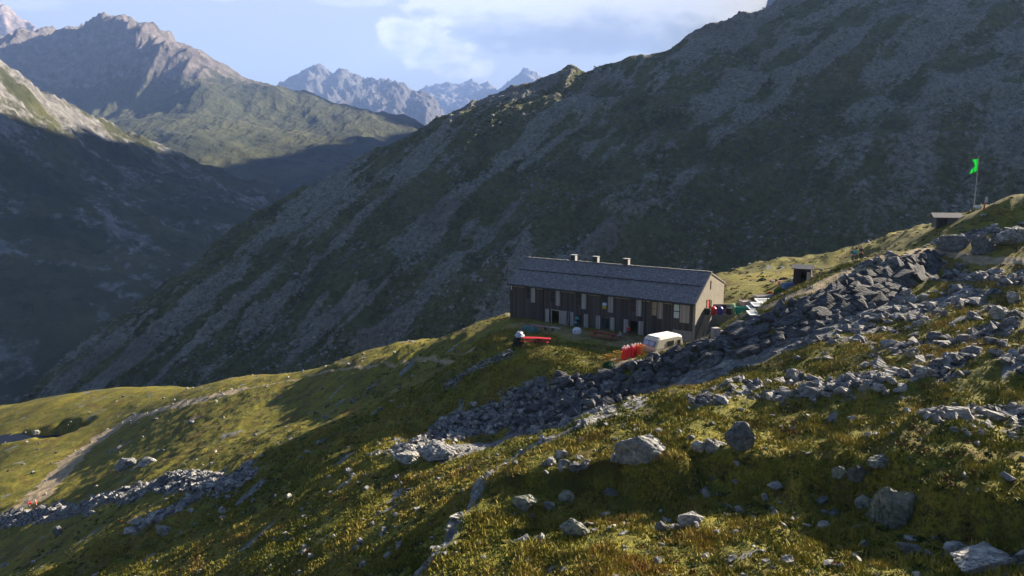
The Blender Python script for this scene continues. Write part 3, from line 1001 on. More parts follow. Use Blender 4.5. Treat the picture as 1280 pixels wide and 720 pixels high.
def name_group(made, lab, grp, cat="boulder"):
    """the ones that stand out by size or place get a label of their own"""
    left = list(made)
    px = {id(o): to_px(g[0], g[1], o.location.z) for s_, g, o in made}
    for word, key in (("largest", lambda m: -m[0]), ("second largest", lambda m: -m[0]), ("third largest", lambda m: -m[0]), ("leftmost", lambda m: px[id(m[2])][0]), ("rightmost", lambda m: -px[id(m[2])][0]),
                      ("lowest", lambda m: -px[id(m[2])][1]), ("highest", lambda m: px[id(m[2])][1]), ("smallest", lambda m: m[0])):
        if not left:
            break
        left.sort(key=key)
        m = left.pop(0)
        tag(m[2], word + " " + lab, cat, grp)
    for m in left:
        tag(m[2], "medium-sized " + lab, cat, grp)


AREAS = [
    # px box, count, size px range, group, label
    ((985, 470, 1130, 495), 34, (14, 34), "boulders in the sunlit scree band", "pale boulder in the sunlit scree band right of the golden grass"),
    ((1190, 505, 1280, 548), 44, (9, 18), "boulders in the pale pile at the right edge", "pale stone in the packed pile at the right edge"),
    ((1130, 370, 1280, 470), 44, (12, 36), "boulders on the upper right slope", "weathered grey boulder among turf on the upper right slope"),
    ((880, 480, 985, 500), 10, (12, 24), "boulders at the crest of the golden grass", "grey boulder on the crest where golden grass meets the gully"),
    ((590, 505, 735, 545), 34, (9, 22), "fallen blocks under the rubble wall", "grey block fallen below the rubble wall of the terrace"),
    ((180, 598, 305, 645), 26, (6, 16), "boulders in the rocky streak", "pale boulder in the rocky streak on the shaded left slope"),
    ((640, 560, 780, 620), 16, (10, 24), "rocks along the ledge", "grey rock in the turf right of the bedrock ledge"),
    ((820, 590, 1070, 715), 34, (8, 27), "rocks in the dark hollow", "pale stone lying in the dark grassy hollow"),
    ((360, 590, 560, 712), 20, (7, 16), "rocks on the lower left turf", "pale stone in the mottled turf left of the bedrock ledge"),
]
for (x0, y0, x1, y1), n, (s0, s1), grp, lab in AREAS:
    made = []
    for i in range(n):
        s_ = s0 + (s1 - s0) * random.random() ** 2.2
        src = random.choice(B_MESH + B_BLOCK)
        g = hit(random.uniform(x0, x1), random.uniform(y0, y1))
        if g is None:
            continue
        key = src.name + "_r"
        if key not in _hn:
            c2 = src.copy(); c2.materials.clear(); c2.materials.append(M_ROCKO); _hn[key] = c2
        o = bpy.data.objects.new("boulder", _hn[key]); SC.collection.objects.link(o)
        w_ = s_ / 865.0 * g[1] / 2
        h_ = w_ * random.uniform(0.5, 0.85)
        o.scale = (w_, w_ * random.uniform(0.6, 1.0), h_)
        o.location = (g[0], g[1], h1(*g) + h_ * random.uniform(0.15, 0.5))
        o.rotation_euler = (random.uniform(-.3, .3), random.uniform(-.3, .3), random.uniform(0, 6.28))
        made.append((s_, g, o))
    name_group(made, lab, grp)

# loose stones nobody could count
r = np.random.default_rng(55)
N0 = 420000
az = np.radians(r.uniform(-44, 44, N0)); rr = np.sqrt(r.uniform(20 ** 2, 230 ** 2, N0))
rr[: N0 // 2] = 20 + 90 * r.random(N0 // 2) ** 0.8
x = rr * np.sin(az); y = rr * np.cos(az)
rock, path, slab = near_masks(x, y)
f = flatness(x, y)
cl = fbm(x / 7.0, y / 7.0, 3, seed=801)
prob = np.clip(rock, 0, 1) ** 2 * 0.6 * sstep(fbm(x / 1.6, y / 1.6, 2, seed=805), -0.5, 0.3) + 0.02 * f * sstep(cl, 0.0, 0.6) + (0.006 + 0.007 * (rr < 62)) * f + 0.05 * slab + 0.03 * path * f
keep = r.random(N0) < prob
x, y, rr = x[keep], y[keep], rr[keep]; rk_ = rock[keep]
n = len(x)
size = (0.05 + 0.75 * r.random(n) ** 5) * (0.75 + rr / 300.0) * (0.75 + 0.5 * rk_)
z = H(x, y) + size * 0.15
S3 = np.stack([size * r.uniform(0.8, 1.3, n), size * r.uniform(0.7, 1.0, n), size * r.uniform(0.45, 0.8, n)], -1)
tag(many("scree_stones", np.stack([x, y, z], -1), S3, rot_mats(n, r), ROCKS, M_ROCK, 5), kind='stuff')
print("scree", n)

# stones on the great slope
N1 = 70000
az = np.radians(r.uniform(-37, 38, N1)); rr = 150 * np.exp(r.random(N1) * 1.35)
x = rr * np.sin(az); y = rr * np.cos(az)
c1 = fbm(x / 30.0, y / 22.0, 3, seed=811)
keep = r.random(N1) < sstep(c1, -0.4, 0.7) * 0.8
x, y, rr = x[keep], y[keep], rr[keep]
n = len(x)
size = 0.30 + 1.25 * r.random(n) ** 5 + rr / 2200.0
z = slope_h(x, y) + size * 0.2
S3 = np.stack([size * r.uniform(0.8, 1.3, n), size * r.uniform(0.7, 1.0, n), size * r.uniform(0.5, 0.8, n)], -1)
tag(many("slope_stones", np.stack([x, y, z], -1), S3, rot_mats(n, r), ROCKS[:6], M_ROCK, 6), kind='stuff')

# ------------------------------------------------------------------ the long dry-stone embankment wall
wt = [P(*q) for q in [(648, 484, 79), (700, 484, 77), (745, 470, 75)]] + WALL_TOP[1:]
wb = [P(*q) for q in [(640, 540, 72.5), (700, 528, 69.5), (742, 510, 69)]] + WALL_BASE[1:]


def resample(pl, n):
    p = np.array(pl); s = np.r_[0, np.cumsum(np.linalg.norm(np.diff(p[:, :2], axis=0), axis=1))]
    q = np.linspace(0, s[-1], n)
    return np.stack([np.interp(q, s, p[:, i]) for i in range(3)], -1), s[-1]


NW = 400
wt_, Lw = resample(wt, NW); wb_, _ = resample(wb, NW)
pos, siz, mats = [], [], []
r = np.random.default_rng(91)
rows = 8
for row in range(rows):
    s_ = r.uniform(0, 1)
    while s_ < Lw:
        big = 1.0 + 0.4 * sstep(s_, 12, 20) - 0.35 * sstep(s_, 40, 52)
        ln = (0.6 + 2.2 * r.random() ** 1.6) * big * (1.3 if r.random() < 0.12 else 1)
        k = min(int((s_ + ln / 2) / Lw * (NW - 1)), NW - 1)
        T, B = wt_[k], wb_[k]
        v = min((row + r.uniform(-0.3, 0.3)) / (rows - 1), 0.93)
        hh = np.linalg.norm(T - B)
        p = B * (1 - v) + T * v
        tang = wt_[min(k + 4, NW - 1)] - wt_[max(k - 4, 0)]; tang /= np.linalg.norm(tang)
        up = (T - B) / hh
        nrm = np.cross(tang, up); nrm /= np.linalg.norm(nrm)
        if nrm[1] > 0:
            nrm = -nrm
        gz = h1(p[0], p[1])
        p = np.array([p[0], p[1], max(p[2], gz)]) + nrm * r.uniform(-0.15, 0.25)
        M = np.stack([tang, -nrm, np.cross(tang, -nrm)], -1)
        a = r.normal(0, 0.13); ca, sa = math.cos(a), math.sin(a)
        M = M @ np.array([[ca, 0, -sa], [0, 1, 0], [sa, 0, ca]])
        a = r.normal(0, 0.12); ca, sa = math.cos(a), math.sin(a)
        M = M @ np.array([[ca, -sa, 0], [sa, ca, 0], [0, 0, 1]])
        pos.append(p); mats.append(M)
        siz.append([ln * 0.60, r.uniform(0.4, 0.8), max(hh / rows * r.uniform(0.62, 1.05), 0.24) * (1.35 if ln > 1.8 else 1)])
        s_ += ln
    # cap stones reach a little above the earth behind
wl = many("dry_stone_wall", np.array(pos), np.array(siz), np.array(mats), BLOCKS, M_WALL, 9)
tag(wl, "long dark dry-stone embankment wall of big blocks climbing past the hut", "stone wall")

# ------------------------------------------------------------------ bedrock ledges
def slabs(pl, n, wpx, grp, label, seed):
    rr_ = random.Random(seed)
    made = []
    p = np.array(pl)
    s = np.r_[0, np.cumsum(np.hypot(*np.diff(p, axis=0).T))]
    for i in range(n):
        q = (i + rr_.uniform(0.2, 0.8)) / n * s[-1]
        x = np.interp(q, s, p[:, 0]); y = np.interp(q, s, p[:, 1])
        j = min(max(np.searchsorted(s, q) - 1, 0), len(p) - 2)
        a = math.atan2(p[j + 1][1] - p[j][1], p[j + 1][0] - p[j][0])
        key = "slab%d" % (i % 4)
        if key not in _hn:
            c2 = B_BLOCK[i % 4].copy(); c2.materials.clear(); c2.materials.append(M_ROCKO); _hn[key] = c2
        o = bpy.data.objects.new("rock_slab", _hn[key]); SC.collection.objects.link(o)
        ln = rr_.uniform(0.7, 1.3) * wpx
        o.scale = (ln, ln * rr_.uniform(0.22, 0.4), ln * rr_.uniform(0.14, 0.26))
        x += rr_.uniform(-1, 1) * ln * 0.25; y += rr_.uniform(-1, 1) * ln * 0.25
        o.location = (x, y, h1(x, y) - 0.05 * ln)
        e = 1.0
        sl_ = math.atan2(h1(x + math.cos(a) * e, y + math.sin(a) * e) - h1(x - math.cos(a) * e, y - math.sin(a) * e), 2 * e)
        o.rotation_euler = (rr_.uniform(-0.1, 0.35), -sl_ + rr_.uniform(-0.08, 0.08), a + rr_.uniform(-0.15, 0.15))
        o.rotation_mode = 'ZYX' if False else 'XYZ'
        made.append((ln, (x, y), o))
    name_group(made, label, grp, 'rock slab')


slabs(LEDGE, 20, 1.15, "bedrock slabs of the ledge", "grey bedrock slab in the ledge running down the foreground", 1)
slabs(RIB2, 12, 1.7, "bedrock slabs in the gully", "tilted grey slab along the gully floor under the rubble wall", 2)
slabs(RIB3, 22, 2.4, "bedrock slabs beneath the stone wall", "smooth bluish slab in the rock band below the stone wall", 3)

# ------------------------------------------------------------------ grass tufts
m, t, b = new_mat("grass_blades")
gc = t.ramp(t.attr('tone'), [(0.0, (0.040, 0.055, 0.010)), (0.35, (0.13, 0.145, 0.016)), (0.6, (0.25, 0.215, 0.033)), (0.87, (0.36, 0.28, 0.07)), (1.0, (0.24, 0.13, 0.035))])
t.put(b.inputs['Base Color'], gc)
b.inputs['Roughness'].default_value = 0.8
M_GRASS = m
r = np.random.default_rng(77)
N2 = 320000
az = np.radians(r.uniform(-46, 46, N2)); rr = 21 + 75 * r.random(N2) ** 0.9
x = rr * np.sin(az); y = rr * np.cos(az)
rock, path, slab = near_masks(x, y)
c1 = fbm(x / 3.0, y / 3.0, 3, seed=901); c2 = fbm(x / 14.0, y / 14.0, 3, seed=905)
bare = np.maximum(np.maximum(rock, slab), path)
keep = r.random(N2) < np.clip(0.7 + 0.9 * c1, 0.25, 1) * (1 - np.clip(bare * 1.3, 0, 0.97))
keep &= seg_dist(x, y, [(-1, 101), (22, 84)])[0] > 4
keep0 = keep.copy()
x, y = x[keep], y[keep]; tone0 = np.clip(0.48 + 0.33 * c2[keep] + 0.25 * c1[keep] + r.normal(0, 0.13, len(x)), 0, 1)
n = len(x); nb_ = 4
z = H(x, y)
hgt_ = (0.10 + 0.30 * r.random(n) ** 2) * (0.8 + 0.5 * np.clip(c1[keep0], -1, 1))
bx = np.repeat(x, nb_) + r.normal(0, 0.08, n * nb_); by = np.repeat(y, nb_) + r.normal(0, 0.08, n * nb_)
bz = np.repeat(z, nb_) - 0.03; bh = np.repeat(hgt_, nb_) * r.uniform(0.6, 1.2, n * nb_)
a = r.uniform(0, np.pi, n * nb_); wd = 0.035 + 0.03 * r.random(n * nb_)
lx, ly = r.normal(0, 0.09, n * nb_), r.normal(0, 0.09, n * nb_)
V = np.stack([np.stack([bx - np.cos(a) * wd, by - np.sin(a) * wd, bz], -1), np.stack([bx + np.cos(a) * wd, by + np.sin(a) * wd, bz], -1), np.stack([bx + lx, by + ly, bz + bh], -1)], 1)
me = bpy.data.meshes.new("grass_tufts")
co = V.reshape(-1, 3).astype(np.float32)
me.vertices.add(len(co)); me.vertices.foreach_set('co', co.ravel())
me.loops.add(len(co)); me.loops.foreach_set('vertex_index', np.arange(len(co), dtype=np.int32))
me.polygons.add(len(co) // 3); me.polygons.foreach_set('loop_start', np.arange(0, len(co), 3, dtype=np.int32))
me.update(calc_edges=True)
add_attr(me, 'tone', np.repeat(np.repeat(tone0, nb_), 3))
tag(link("grass_tufts", me, M_GRASS), kind='stuff')

# low heath shrubs and cushions among the tufts
NS = 11000
az = np.radians(r.uniform(-46, 46, NS)); rr = 21 + 95 * r.random(NS) ** 0.9
x = rr * np.sin(az); y = rr * np.cos(az)
rock, path, slab = near_masks(x, y)
c1 = fbm(x / 6.0, y / 6.0, 3, seed=931)
keep = (r.random(NS) < np.clip(0.45 + 1.1 * c1, 0.03, 1)) & (np.maximum(np.maximum(rock, slab), path) < 0.4) & (seg_dist(x, y, [(-1, 101), (22, 84)])[0] > 7)
xk, yk = r.uniform(22, 85, 1500), r.uniform(92, 142, 1500)
ck = fbm(xk / 5.0, yk / 5.0, 3, seed=931)
kk_ = (r.random(1500) < np.clip(0.4 + 1.3 * ck, 0.02, 1)) & ~((xk < 34) & (yk < 100))
x, y, c1 = np.r_[x[keep], xk[kk_]], np.r_[y[keep], yk[kk_]], np.r_[c1[keep], ck[kk_]]
n = len(x); nl = 34
sz = 0.22 + 0.45 * r.random(n) ** 2
dd = r.normal(size=(n, nl, 3)); dd /= np.linalg.norm(dd, axis=2)[..., None]
dd *= (r.random((n, nl)) ** 0.4)[..., None]; dd[..., 2] = np.abs(dd[..., 2])
cc = np.stack([x, y, H(x, y) - 0.03], -1)[:, None, :] + dd * (sz[:, None, None] * np.array([1.0, 1.0, 0.55]))
a3 = r.normal(size=(n, nl, 3)); a3 /= np.linalg.norm(a3, axis=2)[..., None]
b3 = np.cross(a3, r.normal(size=(n, nl, 3))); b3 /= np.linalg.norm(b3, axis=2)[..., None]
lf_ = 0.085
V = np.stack([cc - a3 * lf_, cc + b3 * lf_ * 0.55, cc + a3 * lf_, cc - b3 * lf_ * 0.55], 2).reshape(-1, 3).astype(np.float32)
me = bpy.data.meshes.new("heath")
me.vertices.add(len(V)); me.vertices.foreach_set('co', V.ravel())
me.loops.add(len(V)); me.loops.foreach_set('vertex_index', np.arange(len(V), dtype=np.int32))
me.polygons.add(len(V) // 4); me.polygons.foreach_set('loop_start', np.arange(0, len(V), 4, dtype=np.int32))
me.update(calc_edges=True)
add_attr(me, 'tone', np.repeat(np.repeat(r.random(n), nl), 4))
m, t, b = new_mat("heath_leaves")
t.put(b.inputs['Base Color'], t.ramp(t.attr('tone'), [(0.0, (0.016, 0.028, 0.008)), (0.55, (0.055, 0.075, 0.014)), (0.8, (0.11, 0.09, 0.02)), (1.0, (0.13, 0.05, 0.018))]))
tag(link("heath_shrubs", me, m), kind='stuff')
# ------------------------------------------------------------------ object helpers


def plain(name, col, rough=0.7, var=0.25, sc=6.0, bump=0.0, metal=0.0, obj=True):
    m, t, b = new_mat(name)
    tc = t.node('ShaderNodeTexCoord').outputs['Object']
    n = t.noise(tc, sc, 6, 0.65)
    t.put(b.inputs['Base Color'], t.ramp(n, [(0.3, tuple(c * (1 - var) for c in col)), (0.7, tuple(min(c * (1 + var), 1) for c in col))]))
    b.inputs['Roughness'].default_value = rough
    b.inputs['Metallic'].default_value = metal
    b.inputs['Specular IOR Level'].default_value = 0.4
    if bump:
        t.put(b.inputs['Normal'], t.bump(n, 0.6, bump))
    return m


def planks(name, c0, c1, width=0.16, axis='X'):
    m, t, b = new_mat(name)
    tc = t.node('ShaderNodeTexCoord').outputs['Object']
    sp = t.node('ShaderNodeSeparateXYZ'); t.put(sp.inputs[0], tc)
    u = t.math('DIVIDE', sp.outputs[axis], width)
    fl = t.math('FLOOR', u); fr = t.math('FRACT', u)
    wn = t.node('ShaderNodeTexWhiteNoise', noise_dimensions='1D'); t.put(wn.inputs['W'], fl)
    mp = t.node('ShaderNodeMapping'); mp.inputs['Scale'].default_value = (9, 9, 1.2)
    t.put(mp.inputs[0], tc)
    g = t.noise(mp.outputs[0], 1.5, 6, 0.7)
    k = t.math('ADD', t.math('MULTIPLY', wn.outputs['Value'], 0.5), t.math('MULTIPLY', g, 0.5))
    c = t.ramp(k, [(0.2, c0), (0.75, c1)])
    gap = t.math('LESS_THAN', fr, 0.08)
    c = t.mix(gap, c, tuple(0.25 * x for x in c0))
    t.put(b.inputs['Base Color'], c)
    t.put(b.inputs['Normal'], t.bump(t.math('SUBTRACT', g, t.math('MULTIPLY', gap, 1.0)), 0.6, 0.02))
    return m


def bx(bm, x0, x1, y0, y1, z0, z1, M=None):
    vs = [bm.verts.new((x, y, z)) for z in (z0, z1) for x, y in ((x0, y0), (x1, y0), (x1, y1), (x0, y1))]
    for f in ((3, 2, 1, 0), (4, 5, 6, 7), (0, 1, 5, 4), (1, 2, 6, 5), (2, 3, 7, 6), (3, 0, 4, 7)):
        bm.faces.new([vs[i] for i in f])
    if M is not None:
        for v in vs:
            v.co = M @ v.co
    return vs


def cyl(bm, p0, p1, r0, r1=None, n=12, caps=True):
    p0, p1 = Vector(p0), Vector(p1)
    r1 = r0 if r1 is None else r1
    q = (p1 - p0).to_track_quat('Z', 'Y')
    a = [bm.verts.new(p0 + q @ Vector((math.cos(2 * math.pi * i / n) * r0, math.sin(2 * math.pi * i / n) * r0, 0))) for i in range(n)]
    b = [bm.verts.new(p1 + q @ Vector((math.cos(2 * math.pi * i / n) * r1, math.sin(2 * math.pi * i / n) * r1, 0))) for i in range(n)]
    for i in range(n):
        bm.faces.new((a[i], a[(i + 1) % n], b[(i + 1) % n], b[i]))
    if caps:
        bm.faces.new(a[::-1]); bm.faces.new(b)


def lathe(bm, prof, n=16, at=(0, 0, 0)):
    rings = []
    for r_, z in prof:
        rings.append([bm.verts.new((at[0] + r_ * math.cos(2 * math.pi * i / n), at[1] + r_ * math.sin(2 * math.pi * i / n), at[2] + z)) for i in range(n)])
    for a, b in zip(rings[:-1], rings[1:]):
        for i in range(n):
            bm.faces.new((a[i], a[(i + 1) % n], b[(i + 1) % n], b[i]))
    bm.faces.new(rings[0][::-1]); bm.faces.new(rings[-1])


def ob(name, fn, mat, parent=None, bev=0.0, smooth=False):
    bm = bmesh.new()
    fn(bm)
    if bev:
        bmesh.ops.bevel(bm, geom=bm.edges[:], offset=bev, segments=2, affect='EDGES', clamp_overlap=True)
    bmesh.ops.recalc_face_normals(bm, faces=bm.faces[:])
    me = bpy.data.meshes.new(name)
    bm.to_mesh(me); bm.free()
    return link(name, me, mat, parent, smooth)


def root(name, label, cat, loc, rz=0.0, group=None, scale=1.0):
    o = bpy.data.objects.new(name, None); SC.collection.objects.link(o)
    o.location = loc; o.rotation_euler = (0, 0, rz); o.scale = (scale,) * 3
    return tag(o, label, cat, group)


def dup(rt, loc, rz, label=None):
    r_ = rt.copy(); SC.collection.objects.link(r_); r_.location = loc; r_.rotation_euler = (0, 0, rz)
    if label: r_['label'] = label
    for ch in list(rt.children):
        c = ch.copy(); SC.collection.objects.link(c); c.parent = r_
        for g2 in ch.children:
            d_ = g2.copy(); SC.collection.objects.link(d_); d_.parent = c
    return r_


def gp(px, py, dz=0.0):
    h = hit(px, py)
    return (float(h[0]), float(h[1]), h1(*h) + dz)


def at(x, y, dz=0.0):
    return (x, y, h1(x, y) + dz)


# ------------------------------------------------------------------ the hut
L, WD, AP, ZE, ZR, ZB = 29.7, 9.6, 4.7, 5.3, 8.75, 7.0
hut = root("mountain_hut", "long two-storey dark timber hut with slate roof and pale concrete gable", "mountain hut", (-0.1, 106.1, 0), math.atan2(-0.613, 0.79))
M_TIMB = planks("dark_timber", (0.036, 0.030, 0.028), (0.115, 0.095, 0.083), 0.2)
M_CONC = plain("pale_render", (0.22, 0.20, 0.165), 0.95, 0.18, 1.2, 0.03)
M_SHUT = planks("weathered_shutter", (0.26, 0.235, 0.235), (0.48, 0.43, 0.41), 0.14)
M_SHUTW = planks("brown_shutter", (0.24, 0.19, 0.165), (0.44, 0.36, 0.31), 0.14)
M_TAN = planks("tan_board", (0.28, 0.20, 0.12), (0.48, 0.36, 0.22), 0.3)
M_DARK = plain("dark_metal", (0.02, 0.02, 0.022), 0.5, 0.2)
M_GLASS = plain("window_glass", (0.02, 0.025, 0.03), 0.08, 0.1)
M_FRAME = plain("pale_frame", (0.45, 0.42, 0.36), 0.7, 0.15)
M_WHITE = plain("white_paint", (0.78, 0.78, 0.76), 0.5, 0.06)
M_RED = plain("red_paint", (0.36, 0.07, 0.035), 0.6, 0.2)

OPEN = [  # s0, s1, z0, z1 holes in the front
    (2.95, 3.75, 3.15, 4.85), (7.45, 8.25, 3.15, 4.85), (11.9, 12.7, 3.15, 4.85), (16.25, 17.1, 3.15, 4.95), (20.65, 21.5, 3.15, 4.95), (26.95, 27.85, 2.95, 5.0),
    (7.6, 8.95, -0.35, 1.95), (11.85, 12.8, 0.35, 1.85), (16.2, 17.4, 0.3, 1.8), (20.6, 21.8, -0.4, 1.95), (23.8, 24.6, 3.0, 4.95)]


def front(bm):
    xs = sorted({0.0, L, *[o[0] for o in OPEN], *[o[1] for o in OPEN]})
    zs = sorted({-1.5, ZE, *[o[2] for o in OPEN], *[o[3] for o in OPEN]})
    for a, b_ in zip(xs[:-1], xs[1:]):
        za = None
        for c, d in zip(zs[:-1], zs[1:]):
            mx, mz = (a + b_) / 2, (c + d) / 2
            solid = not any(o[0] < mx < o[1] and o[2] < mz < o[3] for o in OPEN)
            if solid and za is None:
                za = c
            if not solid and za is not None:
                bx(bm, a, b_, 0, 0.22, za, c); za = None
        if za is not None:
            bx(bm, a, b_, 0, 0.22, za, ZE)


ob("timber_front", front, M_TIMB, hut)


def gable(bm, x0, x1):
    pr = [(0.0, -1.5), (WD, -1.5), (WD, ZB), (AP, ZR), (0.0, ZE)]
    if x0 > 5:   # door opening in this gable is left as a recess
        pass
    a = [bm.verts.new((x0, y, z)) for y, z in pr]; b_ = [bm.verts.new((x1, y, z)) for y, z in pr]
    bm.faces.new(a[::-1]); bm.faces.new(b_)
    for i in range(5):
        bm.faces.new((a[i], a[(i + 1) % 5], b_[(i + 1) % 5], b_[i]))


ob("gable_wall", lambda bm: gable(bm, L, L + 0.35), M_CONC, hut)
ob("far_gable_wall", lambda bm: gable(bm, -0.25, 0), M_TIMB, hut)
ob("rear_wall", lambda bm: bx(bm, 0, L, WD - 0.25, WD - 0.01, -1.5, ZB), M_CONC, hut)
ob("floor", lambda bm: (bx(bm, 0, L, 0.22, WD - 0.25, -0.5, -0.35), bx(bm, 0, L, 0.23, WD - 0.26, 2.4, 2.6), bx(bm, 0, L, 4.5, 4.6, -0.34, ZE)), M_DARK, hut)

# roof slates
m, t, b = new_mat("roof_slate")
tc = t.node('ShaderNodeTexCoord').outputs['Object']
br = t.node('ShaderNodeTexBrick')
br.offset = 0.5
for k_, v_ in (('Scale', 1.0), ('Mortar Size', 0.02), ('Brick Width', 0.42), ('Row Height', 0.26), ('Bias', 0.0)):
    br.inputs[k_].default_value = v_
t.put(br.inputs['Color1'], (0.11, 0.105, 0.12)); t.put(br.inputs['Color2'], (0.24, 0.23, 0.245)); t.put(br.inputs['Mortar'], (0.015, 0.015, 0.02))
t.put(br.inputs['Vector'], tc)
n_ = t.noise(tc, 3.0, 7, 0.75); n2_ = t.noise(tc, 5.0, 4, 0.7)
c = t.mix(0.45, br.outputs['Color'], t.ramp(n_, [(0.3, (0.06, 0.057, 0.065)), (0.65, (0.29, 0.275, 0.28))]))
c = t.mix(t.math('MULTIPLY', t.smooth(n2_, 0.57, 0.68), 0.9), c, (0.52, 0.52, 0.52))
c = t.mix(t.math('MULTIPLY', t.smooth(t.noise(tc, 0.8, 6, 0.7), 0.6, 0.75), 0.35), c, (0.16, 0.09, 0.07))
t.put(b.inputs['Base Color'], c)
b.inputs['Roughness'].default_value = 0.75
t.put(b.inputs['Normal'], t.bump(t.math('ADD', br.outputs['Fac'], t.math('MULTIPLY', n2_, -1.0)), 0.8, 0.03))
M_SLATE = m


def roof(bm):
    pr = [(-0.35, ZE - 0.20), (AP, ZR + 0.02), (WD + 0.25, ZB - 0.12)]
    th = 0.16
    for (y0, z0), (y1, z1) in zip(pr[:-1], pr[1:]):
        n = 44
        rnd = random.Random(4)
        prev = None
        for i in range(n + 1):
            x = -0.45 + (L + 0.80) * i / n
            dz = 0.035 * math.sin(i * 0.7) * rnd.uniform(0.3, 1) + 0.02 * rnd.uniform(-1, 1)
            ring = [bm.verts.new((x, y0, z0 + dz)), bm.verts.new((x, y1, z1 + dz * .7)), bm.verts.new((x, y1, z1 + th + dz * .7)), bm.verts.new((x, y0, z0 + th + dz))]
            if prev:
                for k in range(4):
                    bm.faces.new((prev[k], prev[(k + 1) % 4], ring[(k + 1) % 4], ring[k]))
            else:
                bm.faces.new(ring)
            prev = ring
        bm.faces.new(prev[::-1])


rf = ob("roof", roof, M_SLATE, hut)


def ridge_caps(bm):
    rnd = random.Random(2)
    x = -0.4
    while x < L + 0.2:
        w_ = rnd.uniform(0.35, 0.55)
        bx(bm, x, x + w_ - 0.03, AP - 0.16, AP + 0.16, ZR + 0.17, ZR + 0.23 + rnd.uniform(0, 0.05))
        x += w_


ob("ridge_capping", ridge_caps, plain("ridge_stone", (0.2, 0.2, 0.21), 0.8, 0.5, 3), rf)
def guard(bm, f_=0.52):
    y = -0.35 + f_ * (AP + 0.35); z = ZE - 0.20 + f_ * (ZR + 0.22 - ZE) + 0.2
    bx(bm, -0.3, L + 0.25, y - 0.05, y + 0.05, z + 0.02, z + 0.12)
    for i in range(24):
        bx(bm, 0.2 + i * 1.25, 0.26 + i * 1.25, y - 0.12, y + 0.02, z - 0.12, z + 0.019)


ob("snow_guard", guard, M_DARK, rf)
ob("gutter", lambda bm: cyl(bm, (-0.4, -0.46, ZE - 0.2), (L + 0.3, -0.46, ZE - 0.2), 0.07), M_DARK, rf)
ob("fascia_board", lambda bm: bx(bm, -0.4, L + 0.3, -0.40, -0.36, ZE - 0.26, ZE - 0.04), M_DARK, rf)
M_STEEL = plain("chimney_steel", (0.34, 0.34, 0.33), 0.6, 0.1, 4)
for cxp in (8.3, 12.2, 17.3):
    ch = ob("chimney", lambda bm: bx(bm, cxp - 0.45, cxp + 0.3, AP - 0.1, AP + 0.55, ZR - 0.2, ZR + 1.0), M_DARK, rf)
    ob("sunlit_side", lambda bm: bx(bm, cxp + 0.303, cxp + 0.34, AP - 0.05, AP + 0.55, ZR - 0.1, ZR + 0.98), M_STEEL, ch)  # pale plate paints the sunlit right side of the dark chimney
    ob("chimney_cap", lambda bm: bx(bm, cxp - 0.5, cxp + 0.40, AP - 0.2, AP + 0.65, ZR + 1.06, ZR + 1.12), M_STEEL, ch)

# shutters, windows, boards of the front
M_WB = plain("window_timber", (0.10, 0.065, 0.045), 0.7, 0.2)
for i, (a, b_, c0, c1) in enumerate(OPEN):
    up = c0 > 2
    if up and a < 26:
        def fr(bm, a=a, b_=b_, c0=c0, c1=c1):
            bx(bm, a, a + 0.06, 0.05, 0.12, c0, c1); bx(bm, b_ - 0.06, b_, 0.05, 0.12, c0, c1)
            bx(bm, a + 0.061, b_ - 0.061, 0.05, 0.12, c0, c0 + 0.06); bx(bm, a + 0.061, b_ - 0.061, 0.05, 0.12, (c0 + c1) / 2 - 0.03, (c0 + c1) / 2 + 0.03)
            bx(bm, a + 0.061, b_ - 0.061, 0.05, 0.12, c1 - 0.06, c1)
        w_ = ob("window", fr, M_WB, hut)
        ob("pane", lambda bm: bx(bm, a + 0.05, b_ - 0.05, 0.08, 0.09, c0 + 0.05, c1 - 0.05), M_GLASS if i != 10 else M_TAN, w_)
    elif a > 26:
        def fr(bm, a=a, b_=b_, c0=c0, c1=c1):
            for z in (c0, (c0 + c1) / 2 - 0.06, c1 - 0.12):
                bx(bm, a + 0.081, b_ - 0.081, 0.03, 0.12, z, z + 0.12)
            bx(bm, a, a + 0.08, 0.03, 0.12, c0, c1); bx(bm, b_ - 0.08, b_, 0.03, 0.12, c0, c1)
        w_ = ob("window", fr, M_DARK, hut)
        w_['label'] = "window with white blinds behind two panes"
        ob("pane", lambda bm: bx(bm, a + 0.06, b_ - 0.06, 0.07, 0.09, c0 + 0.05, c1 - 0.05), plain("white_blind", (0.5, 0.56, 0.55), 0.3, 0.1), w_)
    elif c0 > 0:
        def fr(bm, a=a, b_=b_, c0=c0, c1=c1):
            bx(bm, a, b_, 0.04, 0.12, c0, c0 + 0.07); bx(bm, a, b_, 0.04, 0.12, c1 - 0.07, c1)
            for xx in (a, (a + b_) / 2 - 0.03, b_ - 0.06):
                bx(bm, xx, xx + 0.06, 0.04, 0.12, c0 + 0.071, c1 - 0.071)
        w_ = ob("window", fr, M_WB, hut)
        ob("pane", lambda bm: bx(bm, a + 0.03, b_ - 0.03, 0.085, 0.095, c0 + 0.05, c1 - 0.05), M_GLASS, w_)
    else:
        def fr(bm, a=a, b_=b_, c0=c0, c1=c1):
            bx(bm, a - 0.08, a, -0.04, 0.1, c0, c1); bx(bm, b_, b_ + 0.08, -0.04, 0.1, c0, c1); bx(bm, a - 0.08, b_ + 0.08, -0.04, 0.1, c1 + 0.002, c1 + 0.10)
        d_ = ob("door_frame", fr, M_FRAME if a < 10 else M_WB, hut)
        ob("threshold", lambda bm: bx(bm, a - 0.1, b_ + 0.1, -0.45, 0.2, c0 - 0.16, c0 - 0.02), M_FRAME, d_)
